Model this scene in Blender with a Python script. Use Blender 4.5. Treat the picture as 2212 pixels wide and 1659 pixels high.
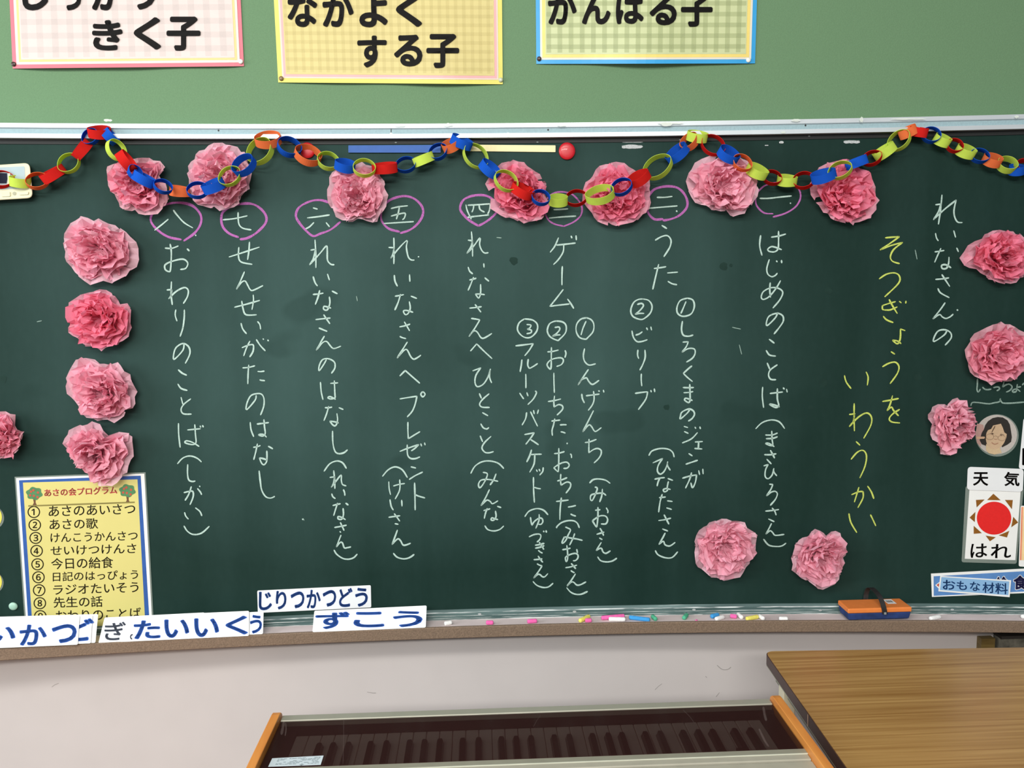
import bpy, math, random
from mathutils import Vector, noise
S = bpy.context.scene
C = S.collection
for o in list(bpy.data.objects): bpy.data.objects.remove(o)
# ---------------------------------------------------------------- camera, world, lights, exposure
FPX, CX, CY = 1790.0, 1106.0, 829.5
PIT, YAW, ROL = .1172, .0401, -.0141
EYE = Vector((0, 0, 1.55))
FW = Vector((math.sin(YAW)*math.cos(PIT), math.cos(YAW)*math.cos(PIT), -math.sin(PIT)))
_rt = Vector((math.cos(YAW), -math.sin(YAW), 0)); _up = _rt.cross(FW)
RT = math.cos(ROL)*_rt+math.sin(ROL)*_up
UP = -math.sin(ROL)*_rt+math.cos(ROL)*_up
from mathutils import Matrix
cd = bpy.data.cameras.new('camera'); cam = bpy.data.objects.new('camera', cd); C.objects.link(cam)
m = Matrix((RT, UP, -FW)).transposed().to_4x4(); m.translation = EYE; cam.matrix_world = m
cd.sensor_width = 36; cd.lens = FPX/2212*36; cd.clip_start = .02
S.camera = cam
S.view_settings.view_transform = 'Standard'; S.view_settings.look = 'None'
S.view_settings.exposure = 0.0; S.view_settings.gamma = 1; S.view_settings.use_curve_mapping = False
w = bpy.data.worlds.new('world'); S.world = w; w.use_nodes = True
w.node_tree.nodes['Background'].inputs[0].default_value = (.86, .93, 1, 1)
w.node_tree.nodes['Background'].inputs[1].default_value = .27
def area(name, loc, aim, sx, sy, power, col):
    l = bpy.data.lights.new(name, 'AREA'); l.shape = 'RECTANGLE'; l.size = sx; l.size_y = sy; l.energy = power; l.color = col
    o = bpy.data.objects.new(name, l); C.objects.link(o); o.location = loc
    o.rotation_euler = (Vector(aim)-Vector(loc)).to_track_quat('-Z', 'Y').to_euler(); return o
area('window_light', (-3.3, .2, 2.0), (-.2, 1.9, 1.4), 2.2, 1.5, 78, (.93, .97, 1))
area('ceiling_light', (-.6, -.5, 2.9), (-.3, 1.2, 0), 2.4, .25, 52, (1, .98, .93))
area('ceiling_light_rear', (-.6, -2.6, 2.9), (-.3, .5, 0), 2.4, .25, 118, (1, .98, .93))
# ---------------------------------------------------------------- helpers
def ray(u, v): return RT*((u-CX)/FPX)-UP*((v-CY)/FPX)+FW
def arc_y(x, off=0): return 1.95-off-.0401*(x+.04)**2
def on_board(u, v, off=0):          # the concave board face lies 12 mm behind the rail line
    d = ray(u, v); t = 1.95/d.y
    for _ in range(6):
        p = EYE+d*t; t = arc_y(p.x, off-.012)/d.y
    return EYE+d*t
def on_wall(u, v, off=0):
    d = ray(u, v); return EYE+d*((1.97-off)/d.y)
def on_z(u, v, z):
    d = ray(u, v); return EYE+d*((z-EYE.z)/d.z)
def on_plane(P, N):
    N = N.normalized()
    def f(u, v, off=0):
        d = ray(u, v); return EYE+d*((P+N*off-EYE).dot(N)/d.dot(N))
    return f
def lin(c):
    return tuple(((x/255)/12.92 if x/255 <= .04045 else ((x/255+.055)/1.055)**2.4) for x in c)
def mat(name, rgb, rough=.6, var=.08, scale=30, bump=0, metal=0, stretch=(1,1,1), alpha=1, coat=0, trans=0, spec=.5):
    mt = bpy.data.materials.new(name); mt.use_nodes = True; nt = mt.node_tree; b = nt.nodes['Principled BSDF']
    c = lin(rgb)
    tc = nt.nodes.new('ShaderNodeTexCoord'); mp = nt.nodes.new('ShaderNodeMapping'); nt.links.new(tc.outputs['Object'], mp.inputs[0])
    mp.inputs['Scale'].default_value = stretch
    n = nt.nodes.new('ShaderNodeTexNoise'); n.inputs['Scale'].default_value = scale; n.inputs['Detail'].default_value = 6
    nt.links.new(mp.outputs[0], n.inputs['Vector'])
    r = nt.nodes.new('ShaderNodeValToRGB'); r.color_ramp.elements[0].position = .3; r.color_ramp.elements[1].position = .7
    r.color_ramp.elements[0].color = (*[x*(1-var) for x in c], 1); r.color_ramp.elements[1].color = (*[min(1, x*(1+var)) for x in c], 1)
    nt.links.new(n.outputs['Fac'], r.inputs[0]); nt.links.new(r.outputs[0], b.inputs['Base Color'])
    b.inputs['Roughness'].default_value = rough; b.inputs['Metallic'].default_value = metal; b.inputs['Alpha'].default_value = alpha
    b.inputs['Coat Weight'].default_value = coat; b.inputs['Transmission Weight'].default_value = trans
    b.inputs['Specular IOR Level'].default_value = spec
    if bump:
        bp = nt.nodes.new('ShaderNodeBump'); bp.inputs['Strength'].default_value = bump; bp.inputs['Distance'].default_value = .002
        nt.links.new(n.outputs['Fac'], bp.inputs['Height']); nt.links.new(bp.outputs[0], b.inputs['Normal'])
    return mt
def empty(name, loc, label=None, cat=None, group=None):
    o = bpy.data.objects.new(name, None); C.objects.link(o); o.location = loc; o.empty_display_size = .02
    tag(o, label, cat, group); return o
def tag(o, label=None, cat=None, group=None, kind=None):
    if label: o['label'] = label
    if cat: o['category'] = cat
    if group: o['group'] = group
    if kind: o['kind'] = kind
    return o
def wloc(o):
    v = Vector(o.location)
    while o.parent: o = o.parent; v += Vector(o.location)
    return v
def obj(name, vf, mt, parent=None, smooth=False, label=None):
    vs, fs = vf[0], vf[1]
    vs = [Vector(v) for v in vs]
    if parent: org = wloc(parent)
    else:
        org = Vector([(min(v[i] for v in vs)+max(v[i] for v in vs))/2 for i in range(3)]); org.z = min(v.z for v in vs)
    me = bpy.data.meshes.new(name); me.from_pydata([v-org for v in vs], [], fs)
    mts = mt if isinstance(mt, list) else [mt]
    for q in mts: me.materials.append(q)
    if len(vf) > 2: me.polygons.foreach_set('material_index', vf[2])
    if smooth: me.polygons.foreach_set('use_smooth', [True]*len(me.polygons))
    me.update()
    o = bpy.data.objects.new(name, me); C.objects.link(o)
    if parent: o.parent = parent
    else: o.location = org
    if label: o['label'] = label
    return o
def merge(*parts):
    V, F = [], []
    for p in parts:
        n = len(V); V += list(p[0]); F += [[i+n for i in f] for f in p[1]]
    return V, F
def box(x0, y0, z0, x1, y1, z1):
    v = [(x, y, z) for z in (z0, z1) for y in (y0, y1) for x in (x0, x1)]
    return v, [(0,2,3,1),(4,5,7,6),(0,1,5,4),(2,6,7,3),(0,4,6,2),(1,3,7,5)]
def bevel(o, wd=.002, seg=2):
    b = o.modifiers.new('bevel', 'BEVEL'); b.width = wd; b.segments = seg; b.limit_method = 'ANGLE'; return o
def prism(pts, surf, off, th, ):    # polygon in picture points laid on a surface, th thick towards the room
    n = len(pts); cx = sum(p[0] for p in pts)/n; cy = sum(p[1] for p in pts)/n
    V = [surf(u, v, off) for u, v in pts]+[surf(u, v, off+th) for u, v in pts]
    F = [list(range(n-1, -1, -1)), list(range(n, 2*n))]+[[i, (i+1) % n, n+(i+1) % n, n+i] for i in range(n)]
    return V, F
def flat(pts, surf, off):
    return [surf(u, v, off) for u, v in pts], [list(range(len(pts)))]
def ell(cx, cy, rx, ry, n=28):
    return [(cx+rx*math.cos(2*math.pi*i/n), cy+ry*math.sin(2*math.pi*i/n)) for i in range(n)]
def bil(q, s, t):                   # q = TL, TR, BR, BL
    a = [q[0][i]*(1-s)+q[1][i]*s for i in (0, 1)]; b = [q[3][i]*(1-s)+q[2][i]*s for i in (0, 1)]
    return (a[0]*(1-t)+b[0]*t, a[1]*(1-t)+b[1]*t)
def rect(x0, y0, x1, y1): return [(x0, y0), (x1, y0), (x1, y1), (x0, y1)]
def inset(q, d):
    L = lambda a, b: math.hypot(a[0]-b[0], a[1]-b[1])
    s = d/L(q[0], q[1]); t = d/L(q[0], q[3])
    return [bil(q, s, t), bil(q, 1-s, t), bil(q, 1-s, 1-t), bil(q, s, 1-t)]
def rounded(q, r, n=5):
    out = []
    for i in range(4):
        p = Vector(q[i]); a = (Vector(q[i-1])-p).normalized()*r; b = (Vector(q[(i+1) % 4])-p).normalized()*r
        for k in range(n+1):
            t = k/n; out.append(tuple(p+a*(1-t)**2+b*t**2))
    return out
def grid(q, surf, off, nx=6, ny=6, th=0):
    V = [surf(*bil(q, i/nx, j/ny), off) for j in range(ny+1) for i in range(nx+1)]
    F = [(j*(nx+1)+i, (j+1)*(nx+1)+i, (j+1)*(nx+1)+i+1, j*(nx+1)+i+1) for j in range(ny) for i in range(nx)]
    if th:
        n = len(V); V2 = [surf(*bil(q, i/nx, j/ny), off-th) for j in range(ny+1) for i in range(nx+1)]
        F += [tuple(n+k for k in reversed(f)) for f in F]
        ring = [i for i in range(nx)]+[j*(nx+1)+nx for j in range(ny)]+[ny*(nx+1)+i for i in range(nx, 0, -1)]+[j*(nx+1) for j in range(ny, 0, -1)]
        F += [(ring[k], ring[(k+1) % len(ring)], n+ring[(k+1) % len(ring)], n+ring[k]) for k in range(len(ring))]
        V += V2
    return V, F
_tc = {}
def text(s, bold=0.0):
    k = (s, bold)
    if k not in _tc:
        c = bpy.data.curves.new('t', 'FONT'); c.body = s; c.resolution_u = 4
        o = bpy.data.objects.new('t', c); C.objects.link(o)
        dg = bpy.context.evaluated_depsgraph_get(); me = bpy.data.meshes.new_from_object(o.evaluated_get(dg))
        V = [(v.co.x, v.co.y) for v in me.vertices]; F = [tuple(p.vertices) for p in me.polygons]
        if bold:       # heavy print: the outline thickened by copies shifted round a small circle
            n = len(V); V0, F0 = V, F; V, F = list(V0), list(F0)
            for k in range(8):
                dx, dy = bold*math.cos(k*math.pi/4+.2), bold*math.sin(k*math.pi/4+.2)
                V += [(x+dx, y+dy) for x, y in V0]; F += [tuple(i+n*(k+1) for i in f) for f in F0]
        bpy.data.objects.remove(o); bpy.data.curves.remove(c); bpy.data.meshes.remove(me)
        x0 = min(v[0] for v in V); x1 = max(v[0] for v in V); y0 = min(v[1] for v in V); y1 = max(v[1] for v in V)
        _tc[k] = ([((v[0]-x0)/(x1-x0), (y1-v[1])/(y1-y0)) for v in V], F)
    return _tc[k]
def glyph(s, q, surf, off, bold=0.0):
    V, F = text(s, bold); return [surf(*bil(q, a, b), off) for a, b in V], F
def smooth_line(P, seg=4):
    if len(P) < 3:
        (x0, y0), (x1, y1) = P[0], P[-1]; return [(x0+(x1-x0)*k/4, y0+(y1-y0)*k/4) for k in range(5)]
    Q = [P[0]]+P+[P[-1]]; out = []
    for i in range(1, len(Q)-2):
        a, b, c, d = Q[i-1:i+3]
        for k in range(seg):
            t = k/seg
            out.append(tuple(.5*(2*b[j]+(c[j]-a[j])*t+(2*a[j]-5*b[j]+4*c[j]-d[j])*t*t+(3*b[j]-a[j]-3*c[j]+d[j])*t**3) for j in (0, 1)))
    out.append(P[-1]); return out
def stroke(P, wd, surf, off, seed=0, var=.18):
    P = smooth_line(P); n = len(P); V, F = [], []
    L, R = [], []
    for i in range(n):
        a = P[max(0, i-1)]; b = P[min(n-1, i+1)]; dx, dy = b[0]-a[0], b[1]-a[1]; l = math.hypot(dx, dy) or 1
        dx /= l; dy /= l
        h = wd/2*(1+var*2*noise.noise((P[i][0]*.06+seed, P[i][1]*.06, seed*1.7)))
        if i in (0, n-1): h *= .75
        L.append((P[i][0]-dy*h, P[i][1]+dx*h)); R.append((P[i][0]+dy*h, P[i][1]-dx*h))
        if i == 0: st = (P[0][0]-dx*h*.9, P[0][1]-dy*h*.9)
        if i == n-1: en = (P[-1][0]+dx*h*.9, P[-1][1]+dy*h*.9)
    V = [surf(*p, off) for p in L]+[surf(*p, off) for p in R]+[surf(*st, off), surf(*en, off)]
    F = [(i, n+i, n+i+1, i+1) for i in range(n-1)]+[(2*n, n, 0), (2*n+1, n-1, 2*n-1)]
    return V, F
def extrude_arc(prof, x0, x1, n=40, f=arc_y):   # prof: list of (offset to room, z), run along the curved board
    V, F = [], []; m_ = len(prof)
    for i in range(n+1):
        x = x0+(x1-x0)*i/n
        for off, z in prof: V.append((x, f(x, off), z))
    for i in range(n):
        for k in range(m_):
            a = i*m_+k; b = i*m_+(k+1) % m_; F.append((a, b, b+m_, a+m_))
    F += [list(range(m_)), [n*m_+k for k in range(m_-1, -1, -1)]]
    return V, F
# ---------------------------------------------------------------- materials
def board_mat():
    mt = mat('chalkboard_green', (38, 66, 58), .68, 0, 8, spec=.16); nt = mt.node_tree; b = nt.nodes['Principled BSDF']
    tc = nt.nodes.new('ShaderNodeTexCoord')
    def nz(sc, st, det=5, rot=0):
        mp = nt.nodes.new('ShaderNodeMapping'); mp.inputs['Scale'].default_value = st; mp.inputs['Rotation'].default_value = (0, rot, 0)
        n = nt.nodes.new('ShaderNodeTexNoise'); n.inputs['Scale'].default_value = sc; n.inputs['Detail'].default_value = det
        nt.links.new(tc.outputs['Object'], mp.inputs[0]); nt.links.new(mp.outputs[0], n.inputs['Vector']); return n.outputs['Fac']
    def mth(op, a, b_, c=None):
        q = nt.nodes.new('ShaderNodeMath'); q.operation = op
        for i, x in enumerate((a, b_, c)):
            if x is None: continue
            if isinstance(x, (int, float)): q.inputs[i].default_value = x
            else: nt.links.new(x, q.inputs[i])
        return q.outputs[0]
    def ramp(x, lo, hi):
        q = nt.nodes.new('ShaderNodeMapRange'); q.inputs[1].default_value = lo; q.inputs[2].default_value = hi; nt.links.new(x, q.inputs[0]); return q.outputs[0]
    big = ramp(nz(2.2, (1, 1, 1), 3), .35, .7); strk = ramp(nz(6, (1, 1, .12), 5, .05), .4, .75); fine = ramp(nz(90, (1, 1, .5), 4), .4, .8)
    # wiped chalk dust is thickest over the middle of the board (a lasting stain)
    sp = nt.nodes.new('ShaderNodeSeparateXYZ'); nt.links.new(tc.outputs['Object'], sp.inputs[0])
    gx = mth('POWER', mth('ABSOLUTE', mth('MULTIPLY', mth('ADD', sp.outputs['X'], .16), 1/.95), 0), 2.0)
    gz = mth('POWER', mth('ABSOLUTE', mth('MULTIPLY', mth('ADD', sp.outputs['Z'], -.66), 1/.52), 0), 2.2)
    mid = mth('SUBTRACT', 1, mth('ADD', gx, gz)); mid = ramp(mid, -.2, .8)
    dust = mth('MULTIPLY', mid, mth('MULTIPLY_ADD', big, .35, .45))
    dust = mth('ADD', dust, mth('MULTIPLY', strk, .26)); dust = mth('ADD', dust, mth('MULTIPLY', fine, .05))
    sm = ramp(nz(3.5, (1, 1, 1.6), 2), .62, .66)       # darker freshly wiped patches
    dust = mth('MULTIPLY', dust, mth('MULTIPLY_ADD', sm, -.28, 1))
    mx = nt.nodes.new('ShaderNodeMix'); mx.data_type = 'RGBA'
    mx.inputs[6].default_value = (*lin((20, 46, 40)), 1); mx.inputs[7].default_value = (*lin((62, 90, 86)), 1)
    nt.links.new(mth('MULTIPLY', dust, .8), mx.inputs[0]); nt.links.new(mx.outputs[2], b.inputs['Base Color'])
    return mt
def chalk_mat(name, rgb, cover=.62):
    mt = mat(name, rgb, .95, .06, 200, spec=.1); nt = mt.node_tree; b = nt.nodes['Principled BSDF']
    tc = nt.nodes.new('ShaderNodeTexCoord'); n = nt.nodes.new('ShaderNodeTexNoise'); n.inputs['Scale'].default_value = 600; n.inputs['Detail'].default_value = 3
    nt.links.new(tc.outputs['Object'], n.inputs['Vector'])
    q = nt.nodes.new('ShaderNodeMapRange'); q.inputs[1].default_value = .3; q.inputs[2].default_value = .5; q.inputs[3].default_value = cover; q.inputs[4].default_value = 1
    nt.links.new(n.outputs['Fac'], q.inputs[0]); nt.links.new(q.outputs[0], b.inputs['Alpha']); return mt
def tissue(name, rgb, clear):
    mt = bpy.data.materials.new(name); mt.use_nodes = True; nt = mt.node_tree; nt.nodes.clear()
    out = nt.nodes.new('ShaderNodeOutputMaterial'); d = nt.nodes.new('ShaderNodeBsdfDiffuse'); t = nt.nodes.new('ShaderNodeBsdfTranslucent')
    tr = nt.nodes.new('ShaderNodeBsdfTransparent'); m1 = nt.nodes.new('ShaderNodeMixShader'); m2 = nt.nodes.new('ShaderNodeMixShader')
    tc = nt.nodes.new('ShaderNodeTexCoord'); n = nt.nodes.new('ShaderNodeTexNoise'); n.inputs['Scale'].default_value = 60
    nt.links.new(tc.outputs['Object'], n.inputs['Vector'])
    r = nt.nodes.new('ShaderNodeValToRGB'); c = lin(rgb)
    r.color_ramp.elements[0].color = (*[x*.9 for x in c], 1); r.color_ramp.elements[1].color = (*[min(1, x*1.08) for x in c], 1)
    nt.links.new(n.outputs['Fac'], r.inputs[0])
    nt.links.new(r.outputs[0], d.inputs[0]); nt.links.new(r.outputs[0], t.inputs[0]); m1.inputs[0].default_value = .30
    nt.links.new(d.outputs[0], m1.inputs[1]); nt.links.new(t.outputs[0], m1.inputs[2])
    m2.inputs[0].default_value = clear; nt.links.new(m1.outputs[0], m2.inputs[1]); nt.links.new(tr.outputs[0], m2.inputs[2])
    nt.links.new(m2.outputs[0], out.inputs[0]); return mt
def wood_mat(name, a, b_, scale=3, st=(1, 12, 12), rough=.35):
    mt = mat(name, a, rough, 0, scale, stretch=st); nt = mt.node_tree; b = nt.nodes['Principled BSDF']
    r = [n for n in nt.nodes if n.type == 'VALTORGB'][0]; nn = [n for n in nt.nodes if n.type == 'TEX_NOISE'][0]
    nn.inputs['Detail'].default_value = 8; nn.inputs['Distortion'].default_value = .6
    r.color_ramp.elements[0].position = .32; r.color_ramp.elements[1].position = .68
    r.color_ramp.elements[0].color = (*lin(b_), 1); r.color_ramp.elements[1].color = (*lin(a), 1); return mt
BOARD = board_mat()
CHW = chalk_mat('white_chalk', (182, 208, 198)); CHY = chalk_mat('yellow_chalk', (200, 214, 105), .45)
CHP = chalk_mat('purple_chalk', (178, 105, 172), .5); CHG = chalk_mat('old_chalk', (140, 165, 155), .4)
SMEAR = chalk_mat('chalk_smear', (190, 195, 195), .5)
FELT = mat('green_cloth', (107, 139, 105), .9, .05, 350, .25, spec=.15)
PAINT = mat('white_wall_paint', (202, 196, 194), .7, .03, 6, .05)
ALU = mat('brushed_aluminium', (204, 211, 215), .4, .04, 60, metal=.35, stretch=(.1, 1, 1))
BAND = mat('blue_grey_rail_band', (150, 176, 182), .6, .06, 220, .3)
BLK = mat('black_rubber', (16, 20, 20), .6, .1)
WHT = mat('white_paper', (240, 242, 240), .5, .02, 20); CREAMP = mat('cream_paper', (250, 240, 200), .6, .03)
INK = mat('black_ink', (18, 16, 15), .6, .05, spec=.12)
BLUEINK = mat('blue_ink', (58, 108, 200), .6, .06, 90, spec=.15); GREYINK = mat('grey_ink', (85, 95, 115), .5, .06)
CLEAR = mat('clear_laminate', (200, 215, 205), .15, .02, alpha=.22)
RED = mat('red_plastic', (196, 24, 38), .42, .08, 40, coat=.1)
def chalkstick(n, c): return mat(n, c, .9, .1, 120, .3)
def dust_mat():
    mt = mat('chalk_dust_line', (225, 232, 230), .95, .05, 60, spec=.1); nt = mt.node_tree; b = nt.nodes['Principled BSDF']
    tc = nt.nodes.new('ShaderNodeTexCoord'); mp = nt.nodes.new('ShaderNodeMapping'); mp.inputs['Scale'].default_value = (.12, 1, 2.5); n = nt.nodes.new('ShaderNodeTexNoise'); n.inputs['Scale'].default_value = 130; n.inputs['Detail'].default_value = 4
    nt.links.new(tc.outputs['Object'], mp.inputs[0]); nt.links.new(mp.outputs[0], n.inputs['Vector'])
    q = nt.nodes.new('ShaderNodeMapRange'); q.inputs[1].default_value = .42; q.inputs[2].default_value = .62; nt.links.new(n.outputs['Fac'], q.inputs[0]); nt.links.new(q.outputs[0], b.inputs['Alpha']); return mt
DUST = dust_mat()
# ---------------------------------------------------------------- the room
X0, X1 = -2.2, 2.4
wall = obj('wall_front', box(X0, 1.975, 0, X1, 2.1, 3), PAINT); tag(wall, kind='structure')
fl = obj('floor', box(X0, -2.5, -.05, X1, 2.1, 0), wood_mat('floor_boards', (150, 110, 70), (110, 75, 45)), None); tag(fl, kind='structure')
cork = obj('pin_board', box(-2.0, 1.9705, 1.915, 2.2, 1.975, 2.9), FELT)
tag(cork, 'green cloth-covered wall panel behind the three posters, above the chalkboard', 'pin board')
WSC = mat('wall_scuff', (120, 118, 112), .9, .1, 80, alpha=.3)
for i, P_ in enumerate(([(793, 1495), (805, 1497), (812, 1497)], [(1549, 1437), (1560, 1446), (1572, 1446), (1579, 1441)], [(1415, 1490), (1422, 1483), (1430, 1477)], [(1547, 1505), (1551, 1500), (1554, 1496)], [(112, 1484), (119, 1479), (127, 1476)], [(1524, 1461), (1527, 1464)])):
    obj('scuff', stroke(P_, 1.6, lambda u, v, off=0: EYE+ray(u, v)*(1.9745/ray(u, v).y), 0, i), WSC, wall)
# ---------------------------------------------------------------- chalkboard
board = empty('chalkboard', (0, arc_y(0, -.012), .76), 'dark green concave chalkboard with aluminium top rail, full of white chalk writing', 'chalkboard')
BX0, BX1 = -1.9, 2.0
def wallf(x, off): return min(arc_y(x, off), 1.974) if off > -.02 else 1.9745
obj('writing_surface', extrude_arc([(-.012, .762), (-.012, 1.886), (-.5, 1.886), (-.5, .762)], BX0, BX1, f=wallf), BOARD, board, smooth=False)
rail = obj('top_rail', extrude_arc([(.002, 1.9205), (.002, 1.911), (-.003, 1.909), (-.003, 1.8985), (.006, 1.8975), (.006, 1.888), (-.008, 1.888), (-.5, 1.888), (-.5, 1.9205)], BX0, BX1, f=wallf), ALU, board)
obj('rail_band', extrude_arc([(-.0022, 1.9088), (-.0022, 1.8987), (-.003, 1.8987), (-.003, 1.9088)], BX0, BX1), BAND, rail, label='recessed blue grey band of the rail')
obj('gasket_and_shadow', extrude_arc([(-.009, 1.888), (-.0095, 1.8775), (-.0119, 1.8775), (-.0119, 1.888)], BX0, BX1), BLK, board, label='black gasket strip with painted shadow under the rail')  # black gasket, its strip also standing in for the shadow below the rail
for (u, v) in ((472, 282), (1184, 280.5), (1740, 271)):
    P = lambda a, b, off: on_board(a, b, off+.0101)
    obj('rail_screw', flat(ell(u, v, 2, 2, 10), P, 0), BLK, rail)
obj('rail_joint', flat(rect(844, 275, 845.8, 290), lambda a, b, off: on_board(a, b, .0101), 0), BLK, rail)
GSC = mat('dull_screw', (110, 118, 116), .5)
for (u, v) in ((855, 308), (1161, 307), (1469, 302), (1748, 294)):
    obj('gasket_screw', prism(ell(u, v, 2.4, 1.3, 10), on_board, .003, .001), GSC, board)
FRM = mat('dusty_grey_green_frame', (84, 110, 108), .6, .0, 30, .2, stretch=(.10, 1, 1.6))
_r = [n for n in FRM.node_tree.nodes if n.type == 'VALTORGB'][0]; _r.color_ramp.elements[0].color = (*lin((46, 72, 70)), 1); _r.color_ramp.elements[1].color = (*lin((104, 128, 126)), 1)
_e = _r.color_ramp.elements.new(.76); _e.color = (*lin((215, 224, 222)), 1)
fr = obj('bottom_frame', extrude_arc([(-.012, .741), (.002, .741), (.002, .7465), (-.001, .748), (-.001, .755), (-.006, .757), (-.0115, .764), (-.5, .764), (-.5, .741)], BX0, BX1, f=wallf), FRM, board)
for z0, z1, o_ in ((.7562, .7590, .0), (.7470, .7480, .0026), (.7510, .7525, -.0004), (.7425, .7445, .0028)):
    obj('dust_streak', extrude_arc([(o_-.0005, z0), (o_-.0005, z1), (o_-.0004, z1), (o_-.0004, z0)], BX0, BX1) if z0 < .75 else extrude_arc([(-.0009 if z0 < .755 else -.0052, z0), (-.0009 if z0 < .755 else -.0078, z1), (-.0007 if z0 < .755 else -.0074, z1), (-.0007 if z0 < .755 else -.0048, z0)], BX0, BX1), DUST, fr)
fscr = mat('frame_screw_chrome', (210, 220, 220), .3, .05, metal=.6)
for (u, v) in ((1036, 1326.5), (1241, 1321), (1499, 1317), (1772, 1318), (2057, 1317)):
    obj('frame_screw', prism(ell(u, v, 4, 2, 10), on_board, .011, .0012), fscr, fr)
TRAYTOP = mat('chalk_dusted_trough', (214, 200, 198), .9, .14, 14, .2, stretch=(.35, 1, 1))
TRAYF = mat('worn_brown_fibreboard', (126, 106, 88), .85, .22, 320, .5)
tray = obj('chalk_tray', extrude_arc([(.0565, .7500), (.0625, .7505), (.0645, .7485), (.0640, .724), (.0615, .722), (-.5, .722), (-.5, .7395), (.0545, .7395)], BX0, BX1, f=wallf), TRAYF, board, label='brown fibreboard tray edge')
obj('trough', extrude_arc([(.0562, .7502), (.0525, .7435), (-.012, .7425), (-.012, .7401), (.0543, .7401)], BX0, BX1), TRAYTOP, board, label='trough white with chalk dust')
sm_px = [(1343,313,1388,321),(1822,303,1858,310),(1343,306,1388,308),(1683,305,1693,310),(1652,313,1660,315)]
for i, (a, b_, c, d) in enumerate(sm_px):
    random.seed(i); pts = [((a+c)/2+(c-a)/2*math.cos(t*math.pi/10)*(1+random.uniform(-.06, .06)), (b_+d)/2+(d-b_)/2*(1 if abs(math.sin(t*math.pi/10)) > .35 else .8)*(1 if math.sin(t*math.pi/10) > 0 else -1)*(abs(math.sin(t*math.pi/10))**.4)*(1+random.uniform(-.2, .2))) for t in range(20)]
    obj('chalk_smear', flat(pts, on_board, .0016), SMEAR, board)
# tape remnants on the rail
TAPE = mat('yellowed_tape', (225, 232, 222), .3, .06, 80, alpha=.75)
for i, (u, v, rx, ry) in enumerate(((1214, 270, 11, 3.5), (1440, 268, 14, 5), (1448, 266, 30, 2.4), (864, 271, 14, 3), (968, 270, 12, 4), (845, 291, 4, 5), (1861, 258, 4, 7), (1965, 257, 42, 2), (2196, 252, 5, 3.5), (1720, 260, 12, 3), (233, 260, 10, 3), (1692, 286, 6, 2.5), (1098, 292, 7, 5))):
    random.seed(i+40); pts = [(u+rx*random.uniform(.75, 1.1)*math.cos(t*math.pi/8), v+ry*random.uniform(.6, 1.2)*math.sin(t*math.pi/8)) for t in range(16)]
    obj('tape_remnant', flat(pts, on_board, .0195), TAPE, rail)
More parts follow.
